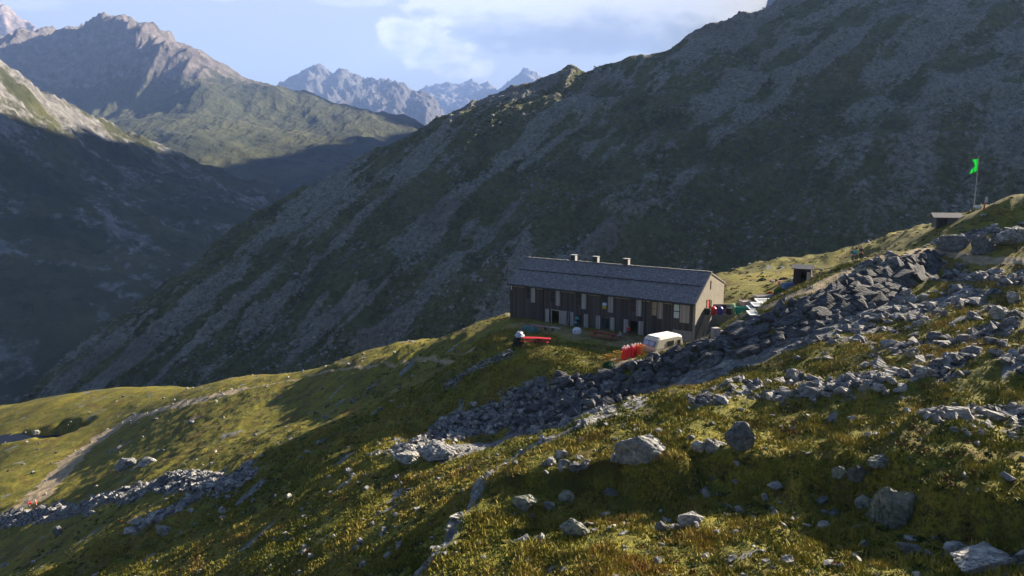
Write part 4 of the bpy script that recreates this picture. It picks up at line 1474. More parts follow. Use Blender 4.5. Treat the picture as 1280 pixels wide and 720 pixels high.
for s_ in (4.2, 8.75, 13.25, 17.6, 22.0, 25.15):
    ob("shutter", lambda bm: (bx(bm, s_ - 0.4, s_ + 0.4, -0.10, -0.04, 2.72, 5.06), bx(bm, s_ - 0.4, s_ + 0.4, -0.13, -0.101, 2.95, 3.05), bx(bm, s_ - 0.4, s_ + 0.4, -0.13, -0.101, 4.7, 4.8)), M_SHUT if s_ < 24 else M_SHUTW, hut)
ob("shutter", lambda bm: bx(bm, 27.95, 29.25, -0.10, -0.04, 2.6, 5.02), M_SHUTW, hut)
for s_, w2, m_ in ((6.85, 0.34, M_SHUT), (9.75, 0.6, M_SHUT), (11.25, 0.28, M_SHUT), (13.65, 0.35, M_SHUT), (15.65, 0.35, M_SHUT), (17.95, 0.34, M_SHUT), (20.1, 0.35, M_SHUT), (22.4, 0.36, M_SHUT)):
    ob("shutter", lambda bm: (bx(bm, s_ - w2, s_ + w2, -0.11, -0.05, -0.25, 2.05), bx(bm, s_ - w2, s_ + w2, -0.14, -0.111, 0.1, 0.2), bx(bm, s_ - w2, s_ + w2, -0.14, -0.111, 1.6, 1.7)), m_, hut)
for a, b_ in ((0.3, 2.6), (4.8, 6.0), (9.3, 11.7), (13.8, 16.0), (18.2, 20.5), (22.6, 23.6), (25.7, 26.8)):
    ob("eaves_board", lambda bm: bx(bm, a, b_, -0.07, -0.01, 4.84, 5.12), M_TAN, hut)
ob("corner_board", lambda bm: bx(bm, -0.02, 0.12, -0.09, -0.02, 4.3, 5.05), M_WHITE, hut)
ob("plinth", lambda bm: bx(bm, 27.0, 29.69, -0.09, -0.01, -1.2, 1.55), plain("grey_concrete", (0.22, 0.20, 0.19), 0.9, 0.2, 2), hut)
ob("downpipe", lambda bm: cyl(bm, (6.1, -0.12, -0.4), (6.1, -0.12, 5.0), 0.06), M_DARK, hut)
ob("downpipe", lambda bm: cyl(bm, (23.0, -0.12, -0.4), (23.0, -0.12, 5.0), 0.06), M_DARK, hut)
# things of the gable
XG = L + 0.35
dr = ob("door", lambda bm: bx(bm, XG + 0.002, XG + 0.06, 3.55, 4.35, 2.95, 5.2), M_RED, hut)
dr['label'] = "orange-red door in the gable"
ob("door_reveal", lambda bm: (bx(bm, XG + 0.002, XG + 0.12, 4.36, 4.62, 2.9, 5.25), bx(bm, XG + 0.002, XG + 0.1, 3.5, 4.35, 5.21, 5.3)), plain("rust_frame", (0.10, 0.045, 0.03), 0.8), dr)
for y0, z0, z1 in ((4.6, 6.6, 7.75), (5.0, 3.9, 5.1), (4.72, 7.5, 7.6)):
    ob("slit_window", lambda bm: bx(bm, XG + 0.002, XG + 0.05, y0, y0 + 0.22, z0, z1), M_DARK, hut)
ob("verge_board", lambda bm: [bx(bm, XG + 0.0, XG + 0.09, 0, 1, -0.12, 0.02, Matrix.Translation((0, 0, 0)) @ Matrix(((1, 0, 0, 0), (0, AP + 0.2, 0, -0.2), (0, ZR - ZE + 0.14, 1, ZE - 0.09), (0, 0, 0, 1)))),
                              bx(bm, XG + 0.0, XG + 0.09, 0, 1, -0.12, 0.02, Matrix(((1, 0, 0, 0), (0, WD - AP + 0.2, 0, AP + 0.002), (0, ZB - ZR - 0.1, 1, ZR + 0.05), (0, 0, 0, 1))))], M_CONC, rf)


def hutp(s_, w_, z=0.0):
    M = Matrix.Rotation(math.atan2(-0.613, 0.79), 4, 'Z')
    v = M @ Vector((s_, w_, z)) + Vector((-0.1, 106.1, 0))
    return v


HR = math.atan2(-0.613, 0.79)
# outside stair and platform
st_ = root("concrete_stair", "concrete outside stair with dark rail climbing along the pale gable", "stair", tuple(hutp(XG + 0.05, -0.6, 0)), HR)


def steps(bm):
    n = 15
    for i in range(n):
        y0 = 0.2 + i * 0.21
        bx(bm, 0.02, 1.0, y0, y0 + 0.209, -1.2, -0.35 + (i + 1) * 0.25)


ob("steps", steps, M_CONC, st_)


def side(bm):
    pr = [(0.1, -1.4), (3.3, -1.4), (3.3, 3.45), (2.9, 3.45), (0.1, 0.1)]
    a = [bm.verts.new((1.02, y, z)) for y, z in pr]; b_ = [bm.verts.new((1.16, y, z)) for y, z in pr]
    bm.faces.new(a[::-1]); bm.faces.new(b_)
    for i in range(5):
        bm.faces.new((a[i], a[(i + 1) % 5], b_[(i + 1) % 5], b_[i]))


ob("side_wall", side, M_CONC, st_)


def rail(bm):
    cyl(bm, (1.09, 0.2, 1.0), (1.09, 3.0, 4.4), 0.05)
    for i in range(6):
        y = 0.2 + i * 0.55
        cyl(bm, (1.09, y, 0.05 + i * 0.66), (1.09, y, 1.0 + i * 0.67), 0.04)


ob("handrail", rail, M_DARK, st_)

pl_ = root("platform", "raised concrete platform with tapering front beside the gable", "platform", (25.75, 89.3, 0.8), 0.03)
ob("slab", lambda bm: bx(bm, -0.3, 6.0, 0.3, 1.9, 2.34, 2.6), M_CONC, pl_)


def wedge(bm):
    pr = [(-0.28, -2.0), (1.2, -0.6), (2.4, 1.6), (3.4, 2.33), (-0.28, 2.33)]
    a = [bm.verts.new((x, 0.4, z)) for x, z in pr]; b_ = [bm.verts.new((x, 1.7, z)) for x, z in pr]
    bm.faces.new(a); bm.faces.new(b_[::-1])
    for i in range(5):
        bm.faces.new((a[i], b_[i], b_[(i + 1) % 5], a[(i + 1) % 5]))


ob("buttress", wedge, M_CONC, pl_)
ob("back_wall", lambda bm: bx(bm, 1.3, 4.3, 1.92, 2.15, 1.5, 3.8), M_CONC, pl_)
for xx, zz, w2 in ((1.45, 3.2, 0.35), (2.5, 3.25, 0.4), (3.5, 3.2, 0.4)):
    ob("dark_opening", lambda bm: bx(bm, xx, xx + w2 * 1.2, 1.87, 1.918, zz, zz + w2), M_DARK, pl_)


def platp(x, y, z=2.6):
    v = Matrix.Rotation(0.03, 4, 'Z') @ Vector((x, y, z)) + Vector((25.75, 89.3, 0.8))
    return tuple(v)


def bin_(name, label, x, col, hood=False, lidc=None):
    r_ = root(name, label, "bin", platp(x, 0.75), 0)
    mm = plain(name + "_plastic", col, 0.45, 0.1)
    ob("body", lambda bm: lathe(bm, [(0.30, 0), (0.36, 0.75), (0.37, 0.8)], 14), mm, r_)
    ob("lid", lambda bm: lathe(bm, [(0.39, 0.8), (0.38, 0.86), (0.22, 1.05 if hood else 0.9), (0.05, 1.12 if hood else 0.92)], 14), lidc or mm, r_)


bin_("black_bin", "black round bin nearest the gable on the platform", 0.05, (0.015, 0.015, 0.016))
bin_("red_bin", "red bin with pointed lid on the platform", 0.92, (0.6, 0.015, 0.02), True)
bin_("blue_bin", "dark blue bin with pointed lid on the platform", 1.8, (0.04, 0.03, 0.26), True)
bin_("small_black_bin", "small black bin in front of the pale green sack", 3.0, (0.012, 0.012, 0.013))


def teal(bm):
    bx(bm, 0, 1.7, 0, 0.9, 0.0, 0.08)
    bx(bm, 0, 1.7, 0, 0.05, 0.081, 1.0); bx(bm, 0, 1.7, 0.85, 0.9, 0.081, 1.0)
    bx(bm, 0, 0.05, 0.051, 0.849, 0.081, 1.0); bx(bm, 1.65, 1.7, 0.051, 0.849, 0.081, 1.0)
    for i in range(9):
        bx(bm, 0.08 + i * 0.19, 0.13 + i * 0.19, -0.04, -0.002, 0.1, 0.92)
    bx(bm, -0.05, 1.75, -0.06, 0.0, 0.93, 1.02)


o_ = ob("crate", teal, plain("teal_plastic", (0.02, 0.27, 0.25), 0.5, 0.15))
o_.location = platp(4.1, 0.6); o_.rotation_euler.z = 0.03; o_.scale = (0.9, 0.9, 1)
tag(o_, "large ribbed teal plastic crate at the end of the platform", "crate")
o_ = ob("sack", lambda bm: lathe(bm, [(0.25, 0), (0.38, 0.3), (0.34, 0.8), (0.2, 1.05), (0.24, 1.2)], 10), plain("pale_green_sack", (0.36, 0.55, 0.34), 0.8, 0.2, 4, 0.05), smooth=True)
o_.location = platp(3.7, 1.3); o_.scale = (1.1, 0.8, 1.1)
tag(o_, "pale green sack standing left of the teal crate", "sack")

# white tilted cold frames behind the wall
def cold_frame(px, py, w_, label):
    r_ = root("cold_frame", label, "cold frame", gp(px, py, -0.1), 0.05, "white cold frames behind the wall")
    ob("box", lambda bm: bx(bm, 0, w_, 0, 1.1, 0, 0.5), plain("frame_box", (0.05, 0.05, 0.045), 0.8), r_)
    M = Matrix.Rotation(R(12), 4, 'X')
    def fr(bm):
        bx(bm, -0.05, w_ + 0.05, -0.1, 0.12, 0.5, 0.58, M); bx(bm, -0.05, w_ + 0.05, 1.0, 1.2, 0.5, 0.58, M)
        bx(bm, -0.05, 0.12, 0.121, 0.999, 0.5, 0.58, M); bx(bm, w_ - 0.12, w_ + 0.05, 0.121, 0.999, 0.5, 0.58, M)
    ob("lid_frame", fr, M_WHITE, r_)
    ob("pane", lambda bm: bx(bm, 0.11, w_ - 0.11, 0.11, 1.01, 0.52, 0.55, M), plain("milky_glass", (0.35, 0.37, 0.36), 0.25, 0.15), r_)


cold_frame(937, 398, 1.1, "lowest of the white-framed garden boxes, just right of the teal crate")
cold_frame(937, 391, 1.4, "second of the white-framed garden boxes up the slope")
cold_frame(942, 387, 1.4, "third of the white-framed garden boxes up the slope")
cold_frame(947, 382, 1.8, "topmost and largest of the white-framed garden boxes, with a dark front")

# ------------------------------------------------------------------ caravan
cv = root("caravan", "white rounded touring caravan parked by the corner of the hut", "caravan", at(18.1, 81.2, -0.02), R(36), None, 1.12)
CL, CW = 4.1, 2.0


def cbody(bm):
    prof = [(-CL / 2 + 0.10, 0.45), (-CL / 2 - 0.12, 0.85), (-CL / 2 - 0.10, 1.15), (-CL / 2 + 0.25, 1.98), (-CL / 2 + 0.6, 2.12), (CL / 2 - 0.6, 2.16), (CL / 2 - 0.15, 2.0), (CL / 2 + 0.12, 1.15), (CL / 2 + 0.05, 0.8), (CL / 2 - 0.15, 0.45)]
    rings = []
    for y, k in ((-CW / 2, 0.93), (-CW / 2 + 0.12, 1.0), (CW / 2 - 0.12, 1.0), (CW / 2, 0.93)):
        rings.append([bm.verts.new((x * (0.985 if k < 1 else 1), y, 0.45 + (z - 0.45) * k)) for x, z in prof])
    n = len(prof)
    for a, b_ in zip(rings[:-1], rings[1:]):
        for i in range(n):
            bm.faces.new((a[i], a[(i + 1) % n], b_[(i + 1) % n], b_[i]))
    bm.faces.new(rings[0][::-1]); bm.faces.new(rings[-1])


ob("body", cbody, plain("caravan_cream", (0.55, 0.52, 0.45), 0.4, 0.06, 2), cv, 0.05)
ob("roof", lambda bm: bx(bm, -CL / 2 + 0.5, CL / 2 - 0.5, -0.8, 0.8, 2.13, 2.20), M_WHITE, cv, 0.03)


def cw(name, x0, x1, y, z0, z1):
    f_ = ob("window", lambda bm: bx(bm, x0 - 0.06, x1 + 0.06, y - 0.03, y + 0.02, z0 - 0.06, z1 + 0.06), M_DARK, cv)
    ob("pane", lambda bm: bx(bm, x0, x1, y - 0.05, y - 0.031, z0, z1), M_GLASS, f_)


cw("w", -0.35, 0.55, -CW / 2, 1.15, 1.6)
cw("w", 1.25, 1.6, -CW / 2, 1.2, 1.55)
M2_ = Matrix.Translation((-CL / 2 - 0.02, 0, 1.5)) @ Matrix.Rotation(R(-22), 4, 'Y').inverted()
fw = ob("front_window", lambda bm: bx(bm, -0.06, 0.02, -0.78, 0.78, -0.30, 0.30, M2_), plain("blue_trim", (0.10, 0.14, 0.26), 0.4), cv)
ob("pane", lambda bm: (bx(bm, -0.08, -0.061, -0.70, -0.05, -0.23, 0.23, M2_), bx(bm, -0.08, -0.061, 0.05, 0.70, -0.23, 0.23, M2_)), plain("pale_curtain_glass", (0.30, 0.36, 0.48), 0.1, 0.15), fw)
ob("side_trim", lambda bm: bx(bm, -CL / 2 + 0.25, CL / 2 - 0.25, -CW / 2 - 0.02, -CW / 2 + 0.01, 0.98, 1.03), plain("grey_trim", (0.3, 0.3, 0.3), 0.4), cv)
ob("chassis", lambda bm: (bx(bm, -CL / 2 + 0.2, CL / 2 - 0.2, -0.85, 0.85, 0.36, 0.45), bx(bm, -CL / 2 - 1.1, -CL / 2 + 0.2, -0.05, 0.05, 0.36, 0.45)), M_DARK, cv)
for sy in (-1, 1):
    wh = ob("wheel", lambda bm: cyl(bm, (0.1, sy * 0.80, 0.32), (0.1, sy * 0.98, 0.32), 0.32, n=20), plain("tyre", (0.02, 0.02, 0.02), 0.8), cv)
    ob("rim", lambda bm: cyl(bm, (0.1, sy * 0.975, 0.32), (0.1, sy * 1.0, 0.32), 0.18, n=16), M_STEEL, wh)
ob("jockey_wheel", lambda bm: (cyl(bm, (-CL / 2 - 1.0, 0.07, 0.12), (-CL / 2 - 1.0, 0.13, 0.12), 0.12), cyl(bm, (-CL / 2 - 1.0, 0.10, 0.12), (-CL / 2 - 1.0, 0.10, 0.75), 0.03)), M_DARK, cv)

# ------------------------------------------------------------------ gas bottles and racks
M_GRED = plain("bottle_red", (0.62, 0.018, 0.03), 0.35, 0.15)
gb = root("gas_bottle", "tall red gas bottle with pale valve cap", "gas bottle", (0, 0, 0), 0, "red gas bottles standing before the caravan")
ob("cylinder", lambda bm: lathe(bm, [(0.15, 0), (0.17, 0.05), (0.17, 1.15), (0.14, 1.28), (0.06, 1.34)], 14), M_GRED, gb, smooth=False)
ob("valve_cap", lambda bm: lathe(bm, [(0.085, 1.33), (0.10, 1.48), (0.06, 1.55)], 10), plain("pink_cap", (0.8, 0.55, 0.55), 0.4), gb)
first = True
rr_ = random.Random(8)
base0 = np.array([12.7, 77.1]); e1 = np.array([0.87, 0.49]); e2 = np.array([-0.35, 0.93])
for i in range(5):
    for j in range(3):
        if (i, j) in ((0, 2), (3, 0), (2, 1)):
            continue
        p = base0 + e1 * (i * 0.54 + rr_.uniform(-0.05, 0.05) + 0.35) + e2 * (j * 0.6 + rr_.uniform(-0.05, 0.05))
        pos_ = (p[0], p[1], h1(*p) - 0.03 + (0.0))
        if first:
            gb.location = pos_; first = False
            lab = "tall red gas bottle with pale valve cap in the cluster left of the caravan"; gb['label'] = lab
        else:
            dup(gb, pos_, rr_.uniform(0, 6))


def cage(name, x, y, w_, col, label, grp=None):
    r_ = root(name, label, "rack", at(x, y, -0.02), 0.5, grp)
    mm = plain(name + "_paint", col, 0.6, 0.25)
    def uprights(bm):
        n = max(3, int(w_ / 0.16))
        for i in range(n + 1):
            bx(bm, i * w_ / n - 0.02, i * w_ / n + 0.02, -0.02, 0.02, 0.0, 1.25)
            bx(bm, i * w_ / n - 0.02, i * w_ / n + 0.02, 0.58, 0.62, 0.0, 1.25)
    ob("bars", uprights, mm, r_)
    ob("frame", lambda bm: [bx(bm, -0.04, w_ + 0.04, y0, y0 + 0.05, z, z + 0.06) for y0 in (-0.075, 0.625) for z in (0.08, 1.19)] + [bx(bm, xx, xx + 0.05, -0.072, 0.672, z + 0.01, z + 0.05) for xx in (-0.07, w_ + 0.02) for z in (0.08, 1.19)], mm, r_)


cage("orange_rack", 14.75, 77.4, 0.75, (0.62, 0.20, 0.02), "orange bottle rack at the right end of the red gas bottles")
cage("yellow_rack", 11.95, 77.0, 0.75, (0.46, 0.27, 0.04), "ochre rack of thin bars touching the red gas bottles")
cage("yellow_rack", 11.0, 76.7, 0.7, (0.50, 0.24, 0.03), "ochre rack in the middle of the three ochre racks")
cage("yellow_rack", 10.1, 76.5, 0.55, (0.42, 0.30, 0.08), "small yellow rack farthest from the red gas bottles")


def leafy(name, loc, rx, rz_, n, col, label, cat="plant", seed=1, leaf=0.13):
    rnd = np.random.default_rng(seed)
    p = rnd.normal(size=(n, 3)); p /= np.linalg.norm(p, axis=1)[:, None]
    p *= (rnd.random(n) ** 0.4)[:, None]
    p[:, 2] = np.abs(p[:, 2])
    c_ = p * [rx, rx, rz_]
    a = rnd.normal(size=(n, 3)); a /= np.linalg.norm(a, axis=1)[:, None]
    b2 = np.cross(a, rnd.normal(size=(n, 3))); b2 /= np.linalg.norm(b2, axis=1)[:, None]
    V = np.stack([c_ - a * leaf, c_ + b2 * leaf * 0.45, c_ + a * leaf, c_ - b2 * leaf * 0.45], 1).reshape(-1, 3)
    me = bpy.data.meshes.new(name)
    me.from_pydata(V.tolist(), [], [(4 * i, 4 * i + 1, 4 * i + 2, 4 * i + 3) for i in range(n)])
    r_ = root(name, label, cat, loc)
    link("foliage", me, plain(name + "_leaf", col, 0.7, 0.4, 5), r_)
    ob("stem", lambda bm: [cyl(bm, (0, 0, -0.1), (0.5 * rx * math.cos(k), 0.5 * rx * math.sin(k), rz_ * 0.7), 0.02, 0.008, 6) for k in range(6)], M_WB, r_)


leafy("green_shrub", at(10.9, 75.9, 0), 0.65, 0.75, 700, (0.015, 0.09, 0.025), "low dark green shrub in front of the ochre racks", seed=3)

# ------------------------------------------------------------------ things on the terrace
tb = root("picnic_table", "long reddish-brown picnic table with benches against the hut front", "picnic table", gp(754, 423), HR)
M_TB = planks("red_brown_board", (0.24, 0.05, 0.035), (0.40, 0.10, 0.07), 0.2, 'Y')
ob("tabletop", lambda bm: [bx(bm, -1.9, 1.9, -0.4 + i * 0.2, -0.22 + i * 0.2, 0.72, 0.77) for i in range(4)], M_TB, tb)
for sy in (-0.8, 0.75):
    ob("bench", lambda bm: bx(bm, -1.9, 1.9, sy - 0.14, sy + 0.14, 0.42, 0.47), M_TB, tb)
for sx in (-1.4, 1.4):
    ob("leg", lambda bm: (bx(bm, sx - 0.05, sx + 0.05, -0.85, 0.85, 0.34, 0.415), bx(bm, sx - 0.04, sx + 0.04, -0.6, -0.5, 0, 0.339), bx(bm, sx - 0.04, sx + 0.04, 0.5, 0.6, 0, 0.339), bx(bm, sx - 0.04, sx + 0.04, -0.06, 0.06, 0.416, 0.719)), M_TB, tb)

bn = root("bench", "bench with a pink padded seat by the left end of the hut", "bench", gp(678, 412), HR)
ob("seat", lambda bm: bx(bm, -1.8, 0.6, -0.22, 0.22, 0.42, 0.5), plain("pink_cushion", (0.45, 0.17, 0.2), 0.8, 0.2), bn, 0.02)
ob("plank", lambda bm: bx(bm, 0.61, 1.9, -0.2, 0.2, 0.43, 0.49), plain("pale_plank", (0.34, 0.24, 0.22), 0.8), bn)
for sx in (-1.6, 0.5, 1.7):
    ob("leg", lambda bm: bx(bm, sx - 0.05, sx + 0.05, -0.18, 0.18, 0, 0.419), M_WB, bn)


def lump(name, loc, sx, sy, sz, mat, label, cat, seed, rz=0.0, amp=0.45):
    bm = bmesh.new()
    bmesh.ops.create_icosphere(bm, subdivisions=4, radius=1)
    for v in bm.verts:
        p = v.co.copy()
        d = 1 + amp * mnoise.fractal(p * 1.7 + Vector((seed, 0, 0)), 1.0, 2.0, 3)
        v.co = Vector((p.x * sx * d, p.y * sy * d, max(p.z, -0.25) * sz * d))
    me = bpy.data.meshes.new(name); bm.to_mesh(me); bm.free()
    o = link(name, me, mat, None, True); o.location = loc; o.rotation_euler.z = rz
    return tag(o, label, cat)


M_RC = plain("red_cloth", (0.42, 0.008, 0.035), 0.6, 0.25, 3, 0.05)
M_RT = planks("red_table_board", (0.30, 0.008, 0.02), (0.50, 0.02, 0.04), 0.2, 'Y')
for px_, py_, ln, da, lab in ((663, 429, 1.25, 0.12, "bright red folding table with benches on the terrace, the left one of the pair"), (680, 430, 0.85, -0.1, "bright red folding table with benches on the terrace, the right and shorter one")):
    rt = root("red_table", lab, "table", gp(px_, py_), HR + 0.42 + da, "red folding tables on the terrace")
    ob("tabletop", lambda bm: bx(bm, -ln, ln, -0.38, 0.38, 0.72, 0.78), M_RT, rt)
    for sy in (-0.72, 0.72):
        ob("bench", lambda bm: (bx(bm, -ln, ln, sy - 0.15, sy + 0.15, 0.42, 0.47)), M_RT, rt)
    for sx in (-ln + 0.25, ln - 0.25):
        ob("leg", lambda bm: (bx(bm, sx - 0.03, sx + 0.03, -0.3, 0.3, 0.64, 0.719), bx(bm, sx - 0.03, sx + 0.03, -0.3, -0.24, 0, 0.639), bx(bm, sx - 0.03, sx + 0.03, 0.24, 0.3, 0, 0.639)), M_DARK, rt)
        for sy in (-0.72, 0.72):
            ob("bench_leg", lambda bm: bx(bm, sx - 0.03, sx + 0.03, sy - 0.1, sy + 0.1, 0, 0.419), M_DARK, rt)
hp = Vector(gp(662, 414)); lump("teal_cover", at(hp.x, hp.y, 0.15), 1.3, 0.6, 0.6, plain("teal_cloth", (0.06, 0.13, 0.13), 0.7, 0.3, 3, 0.04), "dark teal cover heaped beside the pink bench", "cover", 5, HR)
hp = Vector(gp(648, 431))
leafy("dark_bush", at(hp.x, hp.y, 0), 0.75, 1.5, 1200, (0.03, 0.045, 0.025), "dark bush with a pale cloth thrown over it at the terrace corner", "bush", 8)
lump("pale_cloth", at(hp.x + 0.15, hp.y - 0.2, 1.25), 0.6, 0.5, 0.5, plain("pale_blue_cloth", (0.42, 0.43, 0.56), 0.8, 0.2, 3, 0.05), "pale bluish cloth draped on the dark bush at the terrace corner", "cloth", 12)
hp = Vector(gp(721, 418))
wb_ = root("white_bag", "bulky white bag with a small blue mark in front of the hut", "bag", at(hp.x, hp.y, 0), HR)
ob("bag", lambda bm: lathe(bm, [(0.45, 0), (0.62, 0.25), (0.6, 0.7), (0.38, 0.95), (0.15, 1.0)], 8), plain("white_fabric", (0.62, 0.63, 0.72), 0.7, 0.08, 4, 0.03), wb_)
ob("mark", lambda bm: bx(bm, -0.02, 0.14, -0.615, -0.56, 0.42, 0.58), plain("blue_mark", (0.05, 0.12, 0.35), 0.6), wb_)
for zz, ss in ((0.6, 12.1), (1.25, 12.35)):
    hp = hutp(ss, -0.45, 0)
    lump("teal_sack", (hp.x, hp.y, zz), 0.3, 0.2, 0.3, plain("teal_bag", (0.10, 0.30, 0.34), 0.6, 0.3), "pale teal sack hanging in the ground-floor window, %s one" % ("lower" if zz < 1 else "upper"), "sack", ss)
ld = root("ladder", "grey ladder leaning on the hut front beside the wide shutter", "ladder", tuple(hutp(10.6, -0.55, -0.35)), HR)
TL = Matrix.Rotation(R(-9), 4, 'X')
for sx in (-0.22, 0.22):
    ob("rail", lambda bm: bx(bm, sx - 0.03, sx + 0.03, -0.03, 0.03, 0, 2.6, TL), M_SHUT, ld)
for i in range(8):
    ob("rung", lambda bm: bx(bm, -0.19, 0.19, -0.02, 0.02, 0.25 + i * 0.3, 0.29 + i * 0.3, TL), M_SHUT, ld)
hp = Vector(gp(694, 410)); o_ = ob("doormat", lambda bm: bx(bm, -0.8, 0.8, -0.35, 0.35, 0, 0.06), M_FRAME); o_.location = at(hp.x, hp.y, 0.0); o_.rotation_euler.z = HR
tag(o_, "pale flat mat on the ground before the framed doorway", "mat")
# yellow and white bundle in the upper window
hp = hutp(16.7, -0.12, 3.15)
o_ = ob("bedding", lambda bm: (bx(bm, -0.36, 0.36, -0.15, 0.2, 0.45, 0.85)), plain("white_bedding", (0.5, 0.56, 0.7), 0.8), bev=0.08); o_.location = hp; o_.rotation_euler.z = HR
tag(o_, "white bedding airing in the upper window above a yellow blanket", "bedding")
o_ = ob("blanket", lambda bm: (bx(bm, -0.36, 0.36, -0.17, 0.2, 0.0, 0.42)), plain("yellow_blanket", (0.40, 0.30, 0.05), 0.8), bev=0.08); o_.location = hp; o_.rotation_euler.z = HR
tag(o_, "yellow blanket airing in the upper window under white bedding", "blanket")

# ------------------------------------------------------------------ stone shed, shelter, garden
sh = root("garden_shed", "small dark shed with grey stone-slab roof on the sunny knoll", "shed", gp(1003, 350, -0.1), R(-28))
M_SHED = planks("shed_boards", (0.03, 0.02, 0.018), (0.075, 0.05, 0.04), 0.2)
ob("walls", lambda bm: (bx(bm, -1.2, -1.1, -1.0, 1.0, -0.3, 1.9), bx(bm, 1.1, 1.2, -1.0, 1.0, -0.3, 1.9), bx(bm, -1.099, 1.099, 0.9, 1.0, -0.3, 1.9), bx(bm, -1.099, -0.2, -1.0, -0.9, -0.3, 1.9), bx(bm, -0.199, 1.099, -1.0, -0.9, 1.5, 1.9)), M_SHED, sh)
ob("door", lambda bm: bx(bm, 0.65, 1.08, -1.06, -1.01, -0.2, 1.45), M_FRAME, sh)
M_SLAB = plain("roof_slab", (0.13, 0.125, 0.13), 0.85, 0.25, 2, 0.03)


def shroof(bm, hw=1.5, hd=1.35, z0=1.85, rise=0.5):
    for s2 in (-1, 1):
        v = [(-hw, s2 * hd, z0), (hw, s2 * hd, z0), (hw, 0.002 * s2, z0 + rise), (-hw, 0.002 * s2, z0 + rise)]
        a = [bm.verts.new(q) for q in v]; b_ = [bm.verts.new((q[0], q[1], q[2] + 0.1)) for q in v]
        bm.faces.new(a); bm.faces.new(b_[::-1])
        for i in range(4):
            bm.faces.new((a[i], b_[i], b_[(i + 1) % 4], a[(i + 1) % 4]))


ob("roof", shroof, M_SLAB, sh)
s2 = root("stone_shelter", "low stone shelter with a broad pale slab roof below the flagpole", "shelter", gp(1181, 281, -0.15), R(-14), None, 0.88)
ob("walls", lambda bm: (bx(bm, -1.7, 1.7, 0.9, 1.2, -0.3, 1.4), bx(bm, -1.7, -1.4, -1.0, 0.899, -0.3, 1.4), bx(bm, 1.4, 1.7, -1.0, 0.899, -0.3, 1.4), bx(bm, 0.1, 1.399, -1.2, -0.9, -0.3, 1.4)), plain("shelter_stone", (0.12, 0.115, 0.115), 0.9, 0.4, 5, 0.05), s2)
ob("roof", lambda bm: shroof(bm, 2.3, 1.6, 1.38, 0.75), plain("pale_slab_roof", (0.24, 0.22, 0.21), 0.85, 0.12, 2, 0.02), s2)

# garden clutter by the shed
def flat_bed(px, py, sx, sy, col, label, rz, name="garden_bed"):
    g_ = hit(px, py)
    r_ = root(name, label, "garden bed", (g_[0], g_[1], h1(*g_)), rz)
    ob("edging", lambda bm: (bx(bm, -sx, sx, -sy, -sy + 0.12, -0.4, 0.22), bx(bm, -sx, sx, sy - 0.12, sy, -0.4, 0.22), bx(bm, -sx, -sx + 0.12, -sy + 0.121, sy - 0.121, -0.4, 0.22), bx(bm, sx - 0.12, sx, -sy + 0.121, sy - 0.121, -0.4, 0.22)), M_SHUT, r_)
    ob("soil", lambda bm: bx(bm, -sx + 0.121, sx - 0.121, -sy + 0.121, sy - 0.121, -0.4, 0.15), plain("soil_" + name, col, 0.9, 0.25, 4, 0.05), r_)


flat_bed(958, 371, 1.7, 0.9, (0.10, 0.09, 0.12), "grey-purple garden bed with a red flower at its edge", 0.15)
flat_bed(940, 378, 1.6, 1.0, (0.26, 0.22, 0.19), "pale bare garden bed above the white cold frames", 0.1)
o_ = ob("water_tank", lambda bm: bx(bm, -0.9, 0.9, -0.6, 0.6, 0, 0.9), plain("blue_tank", (0.08, 0.16, 0.32), 0.4, 0.2), bev=0.15); o_.location = gp(985, 360, -0.1); o_.rotation_euler.z = 0.2
tag(o_, "blue plastic water tank left of the dark shed", "tank")
for px_, py_, s_, cc, lab, cat in ((963, 366, 0.3, (0.55, 0.06, 0.03), "red flowering clump on the garden bed", "plant"), (975, 366, 0.9, (0.03, 0.12, 0.015), "bright green vegetable patch below the blue tank", "plant"),
                                  (968, 352, 0.7, (0.06, 0.05, 0.05), "dark shrub left of the garden shed", "shrub"), (980, 350, 0.8, (0.07, 0.05, 0.045), "brown shrub touching the garden shed", "shrub"), (953, 350, 0.6, (0.04, 0.08, 0.015), "green bush at the left of the garden", "shrub")):
    leafy("garden_plant", gp(px_, py_, 0), s_, s_ * 0.55, 500, cc, lab, cat, int(px_))
for px_, py_, cc, lab in ((966, 354, (0.6, 0.5, 0.45), "pale bucket at the left of the garden clutter"), (974, 355, (0.6, 0.3, 0.25), "pinkish bucket in the garden clutter"), (991, 352, (0.5, 0.6, 0.6), "whitish bucket between tank and shed")):
    o_ = ob("bucket", lambda bm: lathe(bm, [(0.2, 0), (0.27, 0.5), (0.29, 0.52)], 12), plain("bucket_" + str(px_), cc, 0.5)); o_.location = gp(px_, py_, -0.02); tag(o_, lab, "bucket")
gr_ = root("white_rock_pair", "pale stone lying right of the garden shed door", "rock", gp(1012, 346, 0))
bpy.data.objects.remove(gr_)
boulder(1013, 346, 7, 4, "pale stone lying right of the garden shed door", _hn and bpy.data.materials["whitish_rock"])
boulder(889, 431, 12, 8, "white slab of stone on the bank between stair and wall", bpy.data.materials["whitish_rock"])
boulder(903, 415, 9, 5, "second white stone on the bank, higher up beside the wall top", bpy.data.materials["whitish_rock"])
o_ = ob("grey_block", lambda bm: bx(bm, -0.4, 0.4, -0.35, 0.35, 0, 1.5), M_SHUT, bev=0.04); o_.location = gp(894, 424, -0.2); o_.rotation_euler.z = 0.3
tag(o_, "grey box-like block standing on the bank right of the stair", "block")

